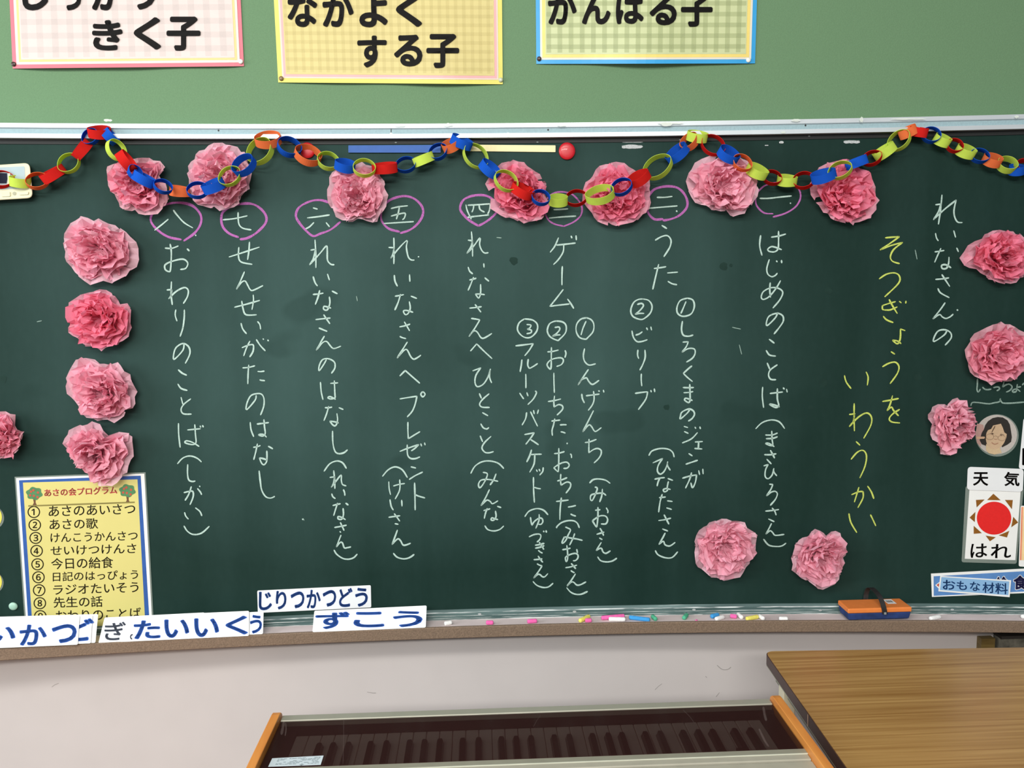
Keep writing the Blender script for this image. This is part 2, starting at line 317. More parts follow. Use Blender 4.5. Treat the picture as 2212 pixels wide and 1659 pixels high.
# ---------------------------------------------------------------- chalk writing
WRITING = [
('white chalk column of words under the circled eight', CHW, [(0,420,3.95,"1480,135 1510,175 1570,240 1645,285;1435,212 1390,250 1320,305;1667,346 1672,352;1410,458 1465,460 1520,440;1452,425 1462,500 1455,640 1440,658 1410,640 1410,600 1470,570 1560,552 1602,585 1585,630 1540,640;1598,465 1615,482;1463,745 1460,850 1470,940;1425,815 1465,812;1465,815 1460,860 1440,890;1442,888 1500,830 1570,795 1605,815 1600,870 1565,930;1500,985 1495,1030 1510,1080;1573,985 1572,1050 1560,1140 1537,1210;1570,1275 1560,1330 1490,1405 1480,1380 1500,1310 1560,1272 1610,1300 1620,1360 1582,1440;1522,1497 1555,1525 1592,1542;1518,1618 1545,1655 1597,1672"),
 (0,830,3.95,"1545,112 1560,170;1627,125 1570,170 1545,215 1565,252 1632,255;1523,335 1525,430 1537,537;1600,390 1650,385 1710,380;1662,345 1668,430 1672,500 1640,515 1580,500 1590,483 1640,495 1698,530;1708,355 1712,368;1728,352 1735,365;1515,678 1560,630 1620,612 1680,630 1718,662;1602,685 1600,760 1610,815 1640,830 1665,826;1570,925 1610,915 1645,915 1648,960 1622,1027;1632,875 1610,940 1580,990;1685,890 1710,920 1720,942;1702,868 1706,875;1575,1095 1585,1125 1607,1150;1668,1055 1705,1085 1722,1122;1570,1210 1600,1255 1650,1282 1720,1270 1785,1213")]),
('white chalk column of words under the circled seven', CHW, [(460,430,4.74,"105,212 220,200 350,172;258,138 258,200 270,265 310,300 390,315;165,593 300,550 475,492;265,495 262,590 290,645 400,668;374,440 368,530 355,620;322,745 290,820 243,922;243,922 290,855 330,840 360,890 380,925 410,935 510,887;222,1107 330,1080 478,1038;295,1045 310,1130 340,1185 445,1185;412,982 415,1040 400,1130;288,1273 305,1330 343,1378;457,1255 480,1285 488,1332;298,1522 350,1500 395,1490 415,1500 410,1560 378,1615;378,1455 345,1520 315,1605;445,1440 485,1500 535,1553;512,1430 520,1438;560,1444 570,1452"),
 (460,770,4.74,"305,117 365,112 428,96;366,88 360,180 357,280;458,153 490,155 525,150;480,240 500,245 530,248;443,400 430,450 345,545 348,480 385,405 440,382 495,385 522,430 520,510 488,598;382,675 390,750 417,820;453,692 510,685 570,677;522,647 528,720 535,790 510,815 470,805 485,797 520,800 548,826;415,930 450,925 485,912;455,895 440,970 418,1055;568,920 612,945;552,968 553,1030 550,1075 525,1108 500,1095 475,1040;475,1040 510,1045 555,1060;473,1172 485,1280 500,1370 540,1435 590,1450 632,1433")]),
('white chalk column of words under the circled six', CHW, [(550,420,3.95,"500,115 535,125;450,200 540,190 638,175;505,240 470,275 437,293;610,240 638,275;515,388 522,500 523,625;480,475 520,468;520,470 500,550 470,600;470,600 560,500 612,440 620,480 622,560 650,595 678,600;500,702 515,750 535,780;622,680 638,730;500,853 545,850 585,842;555,820 540,880 518,938;662,825 705,847;638,875 642,930 620,985 590,980 592,955 620,960 650,970;522,1068 590,1060 645,1055;590,1027 615,1065 642,1103;550,1140 585,1155 618,1168;595,1210 565,1260 527,1328;527,1328 580,1265 615,1255 645,1290 675,1315 735,1295;612,1410 590,1450 550,1505 552,1460 580,1410 630,1402 680,1430 685,1480 657,1525;562,1603 568,1680 583,1750;648,1612 710,1608;680,1590 685,1700 685,1735 650,1745 625,1735 645,1725 690,1748"),
 (550,830,3.95,"602,200 635,200 660,195;632,190 615,250 592,310;720,200 755,215;702,250 708,300 700,340 685,355 665,345 642,315;642,315 680,320 715,330;665,400 668,500 685,570 715,592 760,585 792,560;593,742 640,680 700,655 750,670 783,718;675,738 683,820 685,890;643,795 685,790;682,800 672,845 655,878;655,878 700,820 738,775 740,820 750,855 780,867;658,935 668,960 688,975;758,900 768,925 770,950;668,1035 705,1025 732,1020;708,1015 690,1070 675,1120;778,1015 798,1030;755,1060 758,1110 745,1150 715,1150 712,1130 740,1135 775,1155;683,1222 735,1213 783,1203;732,1180 748,1215 763,1247;728,1255 735,1265;737,1288 720,1330 698,1388;698,1388 730,1350 750,1355 765,1395 790,1395 820,1388;678,1415 700,1450 750,1485 800,1493 845,1480 875,1450;408,1150 415,1155")]),
('white chalk column of words under the circled five', CHW, [(550,420,3.95,"1165,120 1230,105 1305,97;1235,110 1225,160 1210,210;1165,185 1220,170 1283,160 1278,200 1262,215;1105,248 1230,240 1355,232;1188,372 1190,480 1188,592;1145,452 1192,455;1190,465 1180,510 1163,543;1163,543 1230,460 1300,393 1295,450 1310,530 1335,558 1362,560;1397,530 1400,534;1192,690 1198,740 1218,782;1322,685 1325,742;1200,868 1240,862 1272,855;1245,853 1225,920 1197,985;1335,868 1383,887;1320,915 1328,970 1310,1015 1285,1025 1270,995 1300,990 1350,1005;1238,1130 1285,1120 1325,1107;1278,1088 1300,1125 1322,1163;1240,1212 1260,1222 1290,1230;1303,1260 1265,1320 1218,1395;1218,1395 1270,1335 1300,1325 1330,1380 1355,1405 1385,1395 1418,1372;1240,1548 1285,1502;1285,1502 1345,1555 1408,1610"),
 (550,830,3.95,"1240,125 1300,115 1385,102;1385,102 1370,170 1345,230 1303,278;1435,62 1455,85 1435,108 1418,85 1435,62;1308,325 1308,400 1312,465;1312,465 1360,435 1410,405;1240,573 1310,545 1400,515;1400,515 1370,545 1338,568;1302,518 1305,600 1330,632 1370,635 1410,620;1418,508 1425,528;1450,500 1455,518;1335,705 1375,715;1320,812 1370,780 1433,750;1365,842 1368,950 1370,1072;1370,942 1400,955 1452,970;1092,785 1140,730 1200,705 1260,730 1303,795;1145,832 1148,890 1160,942;1185,868 1230,855 1280,847;1238,815 1238,900 1200,978;1155,985 1165,1040 1183,1073;1255,990 1258,1040;1145,1135 1195,1128 1240,1122;1192,1105 1215,1135 1238,1168;1198,1190 1225,1195;1218,1245 1195,1310 1173,1367;1173,1367 1220,1320 1245,1335 1265,1370 1290,1372 1330,1357;1185,1443 1215,1475 1270,1490 1320,1480 1360,1453")]),
('white chalk column of words under the circled four', CHW, [(550,420,3.95,"1803,88 1815,140 1848,210;1820,92 1900,88 2010,80;2010,80 2005,130 1990,165;1870,98 1865,125 1855,150;1915,95 1925,130 1960,150;1820,195 1900,185 1997,175;1850,318 1858,420 1860,528;1822,390 1860,395;1858,400 1845,450 1812,503;1812,503 1870,440 1922,372 1920,430 1940,480 1965,500 1993,497;1822,620 1835,655 1860,677;1955,590 1958,622;1835,730 1870,722 1890,715;1868,707 1845,765 1822,818;1965,712 1998,740;1928,768 1928,840 1912,885 1885,850;1885,850 1920,850 1962,855;1835,970 1885,965 1935,958;1882,940 1905,970 1930,1003;1850,1058 1885,1063 1922,1070;1922,1070 1880,1140 1830,1212;1830,1212 1870,1165 1900,1175 1930,1220 1960,1225 2023,1187;1843,1335 1895,1275;1895,1275 1955,1335 2025,1400;1862,1505 1930,1480;1930,1480 1890,1540 1880,1600 1900,1640 1950,1620 1990,1560 2012,1490;2008,1500 2005,1560 2022,1607"),
 (550,830,3.95,"1918,80 1935,120;2000,82 1945,130 1920,170 1940,195 2003,198;1945,243 1990,268;1930,338 1950,370 1980,382 1998,370;1925,442 1945,490;2017,445 1960,500 1940,545 1965,580 2000,585 2038,575;1845,760 1880,700 1940,662 2010,655 2080,675 2125,718;1950,752 1985,762 1978,800 1945,860 1920,883 1910,855 1930,820 1980,812 2030,818 2075,828;2060,765 2040,815 2010,858;2003,900 1970,970 1932,1035;1932,1035 1980,990 2010,1000 2030,1020 2075,995;1955,1078 1985,1070 2008,1063;1985,1060 1970,1100 1960,1145;2072,1042 2102,1052;2055,1083 2060,1130 2040,1160 2018,1158 2025,1140 2050,1148 2075,1155;1965,1208 1990,1240 2040,1252 2090,1240 2125,1210")]),
('white chalk columns of words under the circled three', CHW, [(1100,420,3.95,"380,130 440,128 500,123;340,202 450,192 568,185;440,76 480,74 518,72;420,370 390,440 350,493;405,432 480,425 563,415;465,428 460,490 420,555 378,598;528,355 535,372;570,352 573,388;453,615 450,690 450,772;460,812 400,890 347,955;347,955 420,945 512,935;498,893 525,930 550,972;660,1052 700,1070 722,1110 715,1170 670,1222 650,1235 600,1220 572,1170 575,1110 610,1065 660,1052;655,1083 630,1140 613,1198;400,1080 455,1088 485,1120 480,1180 430,1235 410,1245 350,1215 325,1165 340,1110 370,1088 400,1080;390,1135 425,1132 430,1155 400,1190 370,1210;370,1210 405,1200 435,1198;130,1062 200,1072 240,1110 235,1165 190,1215 140,1222 95,1195 70,1150 85,1095 130,1062;150,1110 185,1115 175,1140 155,1150;155,1150 188,1158 185,1180 150,1188"),
 (1100,740,6.38,"1038,85 1022,180 1040,260 1100,310 1188,293;1090,372 1030,460 950,582;950,582 1000,510 1045,490 1070,490 1100,540 1150,577 1235,522;1000,710 1008,770 1035,830;1062,733 1150,722 1240,710;1162,672 1170,780 1145,860 1090,933;1230,665 1245,672;1298,655 1305,685;1160,940 1100,1060 1015,1228;1015,1228 1080,1150 1110,1135 1140,1165 1170,1215 1200,1222 1268,1173;1045,1378 1110,1368 1200,1335;1100,1332 1098,1430 1098,1520;1098,1520 1160,1475 1220,1460 1265,1485 1265,1540 1230,1600 1170,1658;530,128 600,122 678,103;582,68 580,200 578,330 565,365 530,330 525,290 580,235 680,210 735,220 745,260 715,305 655,328;770,110 782,150 768,205;615,420 617,550 622,688;538,812 620,800 710,778;625,735 615,820 620,888;620,888 680,855 730,870 738,910 710,950 660,998;585,1082 640,1075 700,1068;627,1052 612,1130 590,1210 595,1280;702,1135 745,1132 788,1133;712,1230 740,1235 772,1247;797,1385 800,1395;90,45 200,32 330,15;330,15 280,100 215,180;175,238 165,320 150,400;262,232 255,310 278,358;278,358 330,330 390,290;228,435 230,530 230,625;145,697 170,735 198,775;243,690 258,735;360,668 375,695 330,780 258,853;240,965 225,1050 178,1135;295,955 340,1050 390,1152;335,935 345,982;403,928 388,980;212,1268 280,1255 345,1243;345,1243 300,1310 230,1400;285,1330 340,1365 403,1408"),
 (1100,830,3.95,"687,842 715,815 760,808 820,818 860,845;732,878 750,885 745,915 710,990 693,980 700,945 750,932 800,930 825,948;795,895 790,950 772,1003;735,1075 760,1073 775,1070;757,1050 757,1120 750,1200 742,1215 710,1165;710,1165 770,1125 820,1125 840,1155 825,1190 785,1192;828,1055 842,1080 840,1098;748,1280 808,1262;775,1230 790,1255 805,1290;770,1312 793,1325;785,1350 760,1390 742,1418;742,1418 775,1400 790,1405 800,1430 825,1443 862,1422;755,1473 780,1505 830,1516 880,1508 917,1485;385,592 425,588 470,575;423,547 423,640 420,735 410,742 380,712;380,712 440,675 490,665 512,690 495,715 465,718;522,595 530,605 532,628;412,825 450,815 492,798;440,768 438,820 442,862;442,862 490,835 522,845 520,880 485,928;402,1000 450,995 505,988;445,970 435,1060 432,1155;503,1048 535,1043 567,1035;525,1108 545,1118 567,1125;190,560 175,610 150,662;185,600 230,598 275,597;218,600 212,680 175,750;232,730 240,745;255,725 262,742;290,712 285,745 260,775;207,795 208,900 215,1008;215,880 240,888 268,892"),
 (1100,1080,7.54,"772,455 780,430 850,370 950,338 1050,340 1110,380 1140,450;917,442 960,460 998,490 960,570 920,660 870,705 862,680 900,600;900,600 1000,620 1100,635 1190,658;1065,550 1040,620 985,733;868,810 930,800 995,785;938,740 950,850 950,960 930,1005 915,960 925,925 1000,885 1080,870 1120,900 1115,950 1080,985 1042,990;1100,805 1112,860;918,1103 1000,1090 1100,1062;1010,1035 1050,1080 1082,1118;1005,1152 1035,1172 1062,1185;1078,1205 1010,1310 945,1400;945,1400 1010,1340 1050,1340 1100,1385 1160,1380 1248,1335;937,1430 1000,1500 1080,1535 1170,1535 1272,1492;255,270 320,185 420,145 500,145 570,175 630,240;347,285 355,350 370,412;370,412 410,350 480,300 530,300 548,350 520,395 480,395;487,235 485,330 433,460;325,600 400,565 480,555 515,580 500,640 455,685;560,505 565,520;600,500 607,528;425,737 500,725 567,707;427,785 500,770 567,745;490,690 530,750 563,805;475,822 510,850 540,865;402,972 470,968 535,960;472,915 505,965 545,1013;455,1040 490,1060 535,1075;535,1075 480,1160 400,1270;400,1270 460,1215 500,1215 540,1250 580,1250 628,1200;388,1328 450,1390 550,1425 640,1415 712,1358")]),
('white chalk columns of words under the circled two', CHW, [(1100,420,3.95,"1262,25 1325,25 1390,17;1190,118 1310,108 1433,98;1425,140 1433,146;1303,265 1343,290;1247,390 1300,360 1350,352 1380,390 1370,450 1320,530;1237,632 1290,625 1337,617;1275,597 1250,700 1225,808;1350,670 1437,663;1355,742 1390,762 1430,770;1520,885 1565,900 1580,950 1560,1010 1520,1035 1470,1038 1435,1010 1432,960 1460,905 1520,885;1508,915 1485,970 1465,1015;1140,892 1190,905 1218,950 1205,1010 1150,1060 1110,1065 1055,1040 1037,990 1060,925 1100,897 1140,892;1095,938 1130,930 1145,950 1115,990 1075,1022;1075,1022 1110,1015 1150,1015;1478,1083 1470,1150 1485,1200 1530,1210 1568,1200;1482,1260 1528,1257;1528,1257 1510,1300 1475,1345;1475,1345 1530,1315 1580,1320 1585,1360 1560,1400 1513,1430;1047,1165 1060,1220 1090,1255 1130,1255 1178,1240;1135,1172 1110,1190 1080,1200;1172,1138 1180,1155;1208,1130 1215,1158;1098,1328 1095,1370 1105,1400;1158,1328 1160,1390 1140,1450 1115,1498"),
 (1370,760,5.185,"645,158 600,195 550,242;550,242 600,290 652,332;548,400 610,402 665,400;555,458 610,455 658,445;622,365 625,460 625,545 605,568 565,540 575,520 610,528 650,545;620,650 590,690 518,750 518,720 535,675 610,640 660,660 675,700 650,745 608,775;558,835 600,848;562,893 605,913;708,905 640,975 540,1020;680,843 690,858;735,840 742,862;683,1010 765,1005;722,1010 718,1080;678,1082 760,1088;612,1140 650,1165;580,1258 640,1238 708,1215;542,1415 620,1392 698,1378;698,1378 690,1440 672,1495 650,1520 635,1468;642,1355 620,1430 575,1525;722,1330 732,1375;768,1313 772,1367;80,248 78,310 85,382;12,465 80,455 150,447;150,447 130,530 48,645;185,432 192,450;225,415 230,448;165,1160 200,1110 290,1083 380,1090 430,1125 447,1178;210,1243 318,1195;318,1195 270,1270 260,1335 290,1370 330,1345 360,1290 375,1230;370,1245 375,1280 403,1325"),
 (1100,830,3.95,"1242,810 1290,800 1325,797;1285,800 1270,835 1262,868;1355,805 1395,820;1358,830 1348,880 1350,905 1325,918 1315,900 1340,890 1375,898;1282,968 1310,965 1333,962;1305,940 1288,1000 1275,1090;1350,995 1392,1000;1343,1055 1385,1068;1275,1163 1330,1155 1378,1143;1322,1115 1340,1150 1362,1193;1308,1235 1352,1252;1330,1270 1310,1310 1278,1365;1278,1365 1315,1340 1330,1370 1370,1380 1415,1350;1247,1420 1270,1455 1330,1480 1390,1478 1437,1430")]),
('white chalk column of words under the circled one', CHW, [(1590,400,4.74,"245,135 330,135 450,122 567,110;555,182 560,188;252,515 242,620 265,717;362,532 440,520 508,500;435,472 435,570 430,650 395,682 340,678 325,655 360,630 400,635 465,660;340,762 315,850 325,910 365,937 400,925 422,902;412,775 422,785;465,770 468,795;350,1000 345,1070 352,1148;455,978 410,1055 340,1140 280,1170 258,1145 280,1090 350,1052 420,1052 470,1080 475,1120 440,1185 378,1257;427,1305 400,1360 320,1437 312,1400 340,1340 420,1312 475,1335 485,1385 455,1440 390,1522;340,1578 390,1617"),
 (1590,740,3.53,"230,60 255,95 302,103;238,157 258,205;313,170 260,210 248,250 265,280 303,283;203,340 200,410 210,495;260,388 310,382 355,377;315,352 315,430 325,480 300,495 255,470 290,475 330,490;360,345 368,355;385,355 390,378;150,657 200,610 270,590 330,605 370,655;225,705 275,705 315,690;230,733 280,730 315,718;272,675 275,740 280,780 260,785 225,770 250,768 290,793;217,855 265,855 305,848;262,822 278,850 293,880;235,890 268,925;212,940 245,930;245,930 225,970 222,1020 245,1038 275,1010 288,960;285,965 290,990 310,1015;255,1080 280,1082;280,1082 265,1120 232,1168;232,1168 270,1140 300,1135 315,1155 300,1195 262,1240;225,1285 280,1280 325,1273;275,1262 295,1285 305,1315;247,1345 290,1365;270,1380 250,1420 228,1460;228,1460 260,1435 280,1450 300,1470 365,1463;210,1500 250,1545 310,1555 350,1550 380,1530")]),
('white chalk heading column at the far right', CHW, [(1652,420,3.95,"1512,5 1500,130 1482,253;1458,88 1505,82;1500,90 1480,150 1440,215;1440,215 1530,130 1633,48;1633,48 1615,130 1620,190 1645,235 1685,240;1457,332 1465,370 1480,395;1613,310 1628,365;1452,490 1490,485 1530,478;1503,460 1475,520 1450,578;1638,457 1652,488;1572,535 1568,590 1550,630 1515,632 1510,605 1545,600 1588,625;1458,725 1520,720 1570,712;1512,685 1545,735 1578,785;1478,803 1500,840 1573,880;1538,925 1500,980 1435,1060;1435,1060 1490,1025 1515,1045 1545,1058 1580,1045 1607,1022;1640,985 1648,988;1555,1160 1530,1200 1445,1255 1445,1220 1480,1165 1540,1155 1585,1180 1590,1225 1540,1285")]),
('yellow chalk title columns', CHY, [(1652,420,3.95,"1030,370 1085,365 1148,360;1148,360 1080,410 985,473;985,473 1080,435 1175,410;1175,410 1100,470 1072,530 1090,570 1148,590;977,720 1040,680 1110,670 1150,700 1140,760 1025,872;1005,948 1060,930 1115,915;1005,948 1003,975 1015,985;1015,985 1070,985 1130,960;1062,898 1090,950 1130,1015;1012,1040 1040,1070 1095,1093;1148,912 1165,925;1205,910 1203,928;1197,1162 1158,1148;1158,1148 1158,1210 1150,1250 1130,1275 1090,1245;1090,1245 1130,1250 1162,1272;1078,1342 1108,1362;1005,1470 1060,1440 1115,1432 1145,1470 1130,1530 1070,1613;680,1545 695,1600 735,1655;865,1515 882,1560 875,1628"),
 (1652,830,3.95,"1005,147 1075,135 1140,122;1090,98 1070,170 1045,225;1045,225 1080,195 1100,225 1140,268;1150,215 1090,255 1062,295 1085,322 1152,330;763,165 762,280 765,398;722,258 770,252;765,260 755,320 722,360;722,360 800,280 870,245 910,280 905,350 845,460;780,490 812,520;737,640 790,580 840,565 868,610 855,700 812,798;742,942 800,918 838,915;838,915 838,970 795,1052;803,880 785,940 765,1005;878,870 910,920 930,975;718,1105 735,1180 785,1265;903,1115 925,1160 947,1208")]),
('faded grey chalk words and bracket above the round portrait', CHG, [(2090,800,18.13,"390,340 385,560 370,750 420,845 500,740;590,660 680,740 800,755 920,735;1020,680 1150,650 1240,670 1240,740 1150,800;1430,440 1400,560 1380,650;1380,650 1500,570 1620,540 1720,600 1740,680 1650,790 1520,850;1950,545 1930,700 1900,830 1790,850 1770,790 1850,740 1950,740 2060,830;1980,660 2080,640;2210,500 2150,570;130,1380 190,1260 400,1260 600,1285 850,1310 1050,1270 1200,1245 1270,1200 1285,1110;1290,1160 1320,1220 1400,1280 1700,1285 2250,1240")]),
]
CIRCLES = [(0,420,3.95,"1545,385 1430,360 1330,290 1285,215 1320,140 1420,85 1530,70 1640,95 1710,170 1712,250 1660,330 1570,395"),
 (460,430,4.74,"260,390 170,355 105,290 85,210 105,130 200,70 330,45 430,60 510,120 548,190 530,260 440,350 350,400 280,412;378,292 290,285"),
 (550,420,3.95,"730,235 650,300 560,335 500,355 440,310 380,240 352,180 380,110 470,60 560,48 640,70"),
 (550,420,3.95,"1235,318 1150,295 1100,250 1078,200 1090,120 1150,50 1260,15 1350,30 1420,90 1438,160 1400,240 1330,300 1245,330"),
 (550,420,3.95,"1910,268 1830,220 1765,150 1755,100 1790,40 1880,8 1980,12 2050,60 2080,120 2040,180 1980,230 1910,268"),
 (1100,420,3.95,"460,270 380,250 325,205 300,120 320,40 380,-10 450,-22 530,-5 590,50 620,110 610,180 550,235 465,272"),
 (1100,420,3.95,"1310,210 1240,212 1190,165 1175,110 1180,50 1205,-9 1250,-49 1340,-69 1430,-59 1490,-9 1520,60 1510,120 1450,180 1380,210 1315,222"),
 (1590,400,4.74,"378,292 290,285 225,230 200,170 210,90 260,30 320,-5 450,-30 560,-25 630,25 660,90 650,160 600,230 500,290 380,325")]
CIRCLES[1] = (460,430,4.74, CIRCLES[1][3].split(';')[0])
def strokes(ox, oy, s, txt, wd, off, seed):
    out = []
    for k, st in enumerate(txt.split(';')):
        P = [tuple(map(float, p.split(','))) for p in st.split()]
        P = [(ox+x/s, oy+y/s) for x, y in P]
        out.append(stroke(P, wd, on_board, off, seed+k))
    return out
def split_key(i, u, v):
    if i == 3: return 1 if v > 1005 and (u < 880 or v > 1110) else 0
    if i == 5: return 0 if v < 675 else (3 if u-.045*(v-710) < 1172 else 2 if u-.045*(v-710) < 1232 else 1)
    if i == 6: return 0 if v < 640 else 1 if u > 1450 else 2 if v < 920 else 3
    if i == 9: return 1 if u < 1896 else 0
    return 0
SUBLAB = {(3, 1): 'bracketed white chalk words beside the long word under the circled five', (5, 0): 'white chalk word right under the circled three', (5, 1): 'white chalk column numbered one under the circled three', (5, 2): 'white chalk column numbered two under the circled three', (5, 3): 'white chalk column numbered three under the circled three',
 (6, 0): 'white chalk word right under the circled two', (6, 1): 'white chalk column numbered one under the circled two', (6, 2): 'white chalk column numbered two under the circled two', (6, 3): 'bracketed white chalk words under the circled two',
 (9, 0): 'longer yellow chalk title column', (9, 1): 'lower yellow chalk title column'}
for i, (lab, mt, grp) in enumerate(WRITING):
    buckets = {}
    for j, g in enumerate(grp):
        ox, oy, s, txt = g
        for k, st in enumerate(txt.split(';')):
            P = [tuple(map(float, p.split(','))) for p in st.split()]; P = [(ox+x/s, oy+y/s) for x, y in P]
            mu = sum(p[0] for p in P)/len(P); mv = sum(p[1] for p in P)/len(P)
            buckets.setdefault(split_key(i, mu, mv), []).append(stroke(P, 3.2 if mt is not CHG else 3.0, on_board, .0009, i*50+j*9+k))
    for key in sorted(buckets):
        obj('chalk_writing', merge(*buckets[key]), mt, board, label=SUBLAB.get((i, key), lab))
for i, g in enumerate(CIRCLES):
    obj('chalk_circle', merge(*strokes(*g, 4.8 if i not in (5, 7) else 3.4, .0006, i)), CHP, board, label='purple chalk ring round a number')
DMK = mat('dark_rubbed_mark', (28, 52, 46), .7, .1, 60, spec=.15)
for i, (u, v, r) in enumerate(((1110, 563, 10), (1563, 575, 10), (1579, 573, 4), (1790, 629, 9), (1778, 827, 11), (1982, 816, 9), (6, 820, 9), (1752, 880, 7), (1440, 880, 7), (1245, 1288, 6))):
    random.seed(i+90); obj('rubbed_mark', flat([(u+r*random.uniform(.7, 1.1)*math.cos(t*math.pi/6), v+r*random.uniform(.7, 1.1)*math.sin(t*math.pi/6)) for t in range(12)], on_board, .0004), DMK, board)
# stray faint chalk marks
faint = [(1582,707,1600,711),(1597,745,1602,765),(1073,513,1083,514),(770,640,772,650),(655,1120,657,1124),(90,693,80,695),(1977,540,1981,560)]
obj('stray_chalk_marks', merge(*[stroke([(a, b_), (c, d)], 2.0, on_board, .0012, k) for k, (a, b_, c, d) in enumerate(faint)]), CHG, board)
# ---------------------------------------------------------------- posters
def star(p): return [(a/3.95, b/3.95) for a, b in p]
def gboxes(items, s=3.95, ox=0, oy=0):
    return [(c, rect(ox+a/s, oy+b_/s, ox+c2/s, oy+d/s)) for c, a, b_, c2, d in items]
def poster(lab, q, edge, ins, layers, glyphs, pins, amp, seed, gcol):
    zb = on_wall(*q[3]).z; xl = on_wall(*q[3]).x; xr = on_wall(*q[2]).x
    def surf(u, v, off=0):
        p = on_wall(u, v, 0); s = min(1, max(0, (p.x-xl)/(xr-xl))); t = max(0, 1-max(0, p.z-zb)/.22)
        b_ = amp*t*(math.sin(math.pi*s)**.8)*(.75+.3*math.sin(s*7+seed)+.18*math.sin(s*13+seed*2))
        d = ray(u, v); return EYE+d*((1.9685-b_-off)/d.y)
    root = obj('poster', grid(q, surf, .0006, 24, 10, .0005), edge); tag(root, lab, 'poster', 'class motto posters on the green wall panel')
    q2 = q
    for nm, d, mt, off in layers:
        q2 = inset(q2, d); obj(nm, grid(q2, surf, off, 20, 8), mt, root)
    obj('gingham', merge(*gcol[1](q2, surf)), gcol[0], root, label='faint printed gingham pattern')
    obj('lettering', merge(*[glyph(c, g, surf, .0036, .036) for c, g in glyphs]), INK, root)
    for (u, v, mt, lb) in pins:
        c = surf(u, v, 0); V, F = [], []; n = 14
        for j, (r, h) in enumerate(((.0052, .0006), (.0052, .0026), (.0042, .0040), (.0018, .0048))):
            V += [(c.x+r*math.cos(2*math.pi*k/n), c.y-h-.0005, c.z+r*math.sin(2*math.pi*k/n)) for k in range(n)]
        for j in range(3): F += [(j*n+k, j*n+(k+1) % n, (j+1)*n+(k+1) % n, (j+1)*n+k) for k in range(n)]
        F += [list(range(3*n, 4*n)), list(range(n-1, -1, -1))]
        po = obj('drawing_pin', (V, F), mt, smooth=False); tag(po, lb, 'pin', 'drawing pins holding the posters')
def checks(n_x, n_y):
    def f(q, surf):
        out = []
        for i in range(n_x):
            out.append(grid([bil(q, (i+.08)/n_x, .02), bil(q, (i+.5)/n_x, .02), bil(q, (i+.5)/n_x, .985), bil(q, (i+.08)/n_x, .985)], surf, .0019, 1, 6))
        for j in range(n_y):
            out.append(grid([bil(q, .005, (j+.08)/n_y), bil(q, .995, (j+.08)/n_y), bil(q, .995, (j+.5)/n_y), bil(q, .005, (j+.5)/n_y)], surf, .0021, 16, 1))
        return out
    return f
PD = mat('dark_pin_plastic', (60, 38, 34), .35); PW = mat('white_pin_plastic', (238, 238, 230), .3); PB = mat('brown_pin_plastic', (125, 100, 60), .35); PC = mat('pale_grey_pin_plastic', (190, 195, 170), .3)
GOLD = mat('gold_print', (236, 200, 130), .5, .03); PALEW = mat('pale_poster_white', (226, 220, 204), .5, .02)
poster('pink-bordered poster with black lettering, nearest the left wall end', [(13, -160), (512, -160), (527, 143), (27.5, 148)],
       mat('coral_pink_card', (216, 112, 126), .55, .03), 9,
       [('mount', 8.5, PALEW, .0010), ('gold_line', 5.5, GOLD, .0013), ('print_ground', 5, mat('pale_pink_print', (212, 199, 193), .5, .02), .0016)],
       gboxes([('し', 190, -205, 410, 88), ('っ', 520, -90, 692, 88), ('か', 780, -205, 1045, 88), ('り', 1135, -205, 1330, 82), ('き', 785, 170, 1045, 430), ('く', 1140, 145, 1375, 424), ('子', 1420, 140, 1710, 432)]),
       [(30.5, 139, PD, 'dark pin in the lower left corner of the pink poster'), (520.5, 133.5, PW, 'white pin in the lower right corner of the pink poster')], .017, .5,
       (mat('pink_gingham', (202, 190, 187), .5, .02, alpha=.12), checks(14, 9)))
poster('yellow-bordered poster with black lettering, middle one of three', [(583, -160), (1083, -160), (1086, 182), (601, 178)],
       mat('lemon_card', (222, 214, 104), .55, .03), 9,
       [('mount', 9.5, mat('pale_pink_mount', (222, 202, 188), .5, .02), .0010), ('pink_line', 3.5, mat('dusty_pink_print', (226, 168, 168), .5, .03), .0013), ('print_ground', 5, mat('straw_print', (208, 193, 124), .5, .02), .0016)],
       gboxes([('な', 280, -60, 535, 230), ('か', 578, -60, 845, 230), ('よ', 893, -60, 1136, 232), ('く', 1205, -60, 1430, 230), ('す', 875, 303, 1127, 576), ('る', 1188, 295, 1432, 567), ('子', 1465, 288, 1745, 580)], ox=550),
       [(608, 170, PB, 'brown pin in the lower left corner of the yellow poster'), (1081.5, 173, PC, 'pale grey pin in the lower right corner of the yellow poster')], .013, 2.2,
       (mat('straw_gingham', (196, 182, 116), .5, .02, alpha=.13), checks(26, 16)))
poster('blue-bordered poster with black lettering, right of the yellow one', [(1156, -160), (1640, -160), (1631, 137), (1158.5, 138)],
       mat('sky_blue_card', (50, 160, 220), .5, .03), 9,
       [('mount', 9, PALEW, .0010), ('gold_line', 4.5, mat('yellow_print_line', (238, 214, 120), .5, .04), .0013), ('print_ground', 7, mat('pale_lime_print', (200, 208, 158), .5, .02), .0016)],
       gboxes([('が', 330, -85, 582, 210), ('ん', 620, -60, 865, 208), ('ば', 910, -80, 1160, 205), ('る', 1197, -60, 1430, 215), ('子', 1465, -60, 1736, 228)], ox=1100),
       [(1164.5, 127.5, PD, 'dark pin in the lower left corner of the blue poster'), (1616, 130.5, PW, 'white pin in the lower right corner of the blue poster')], .016, 4.0,
       (mat('lime_gingham', (182, 192, 142), .5, .02, alpha=.34), checks(18, 11)))
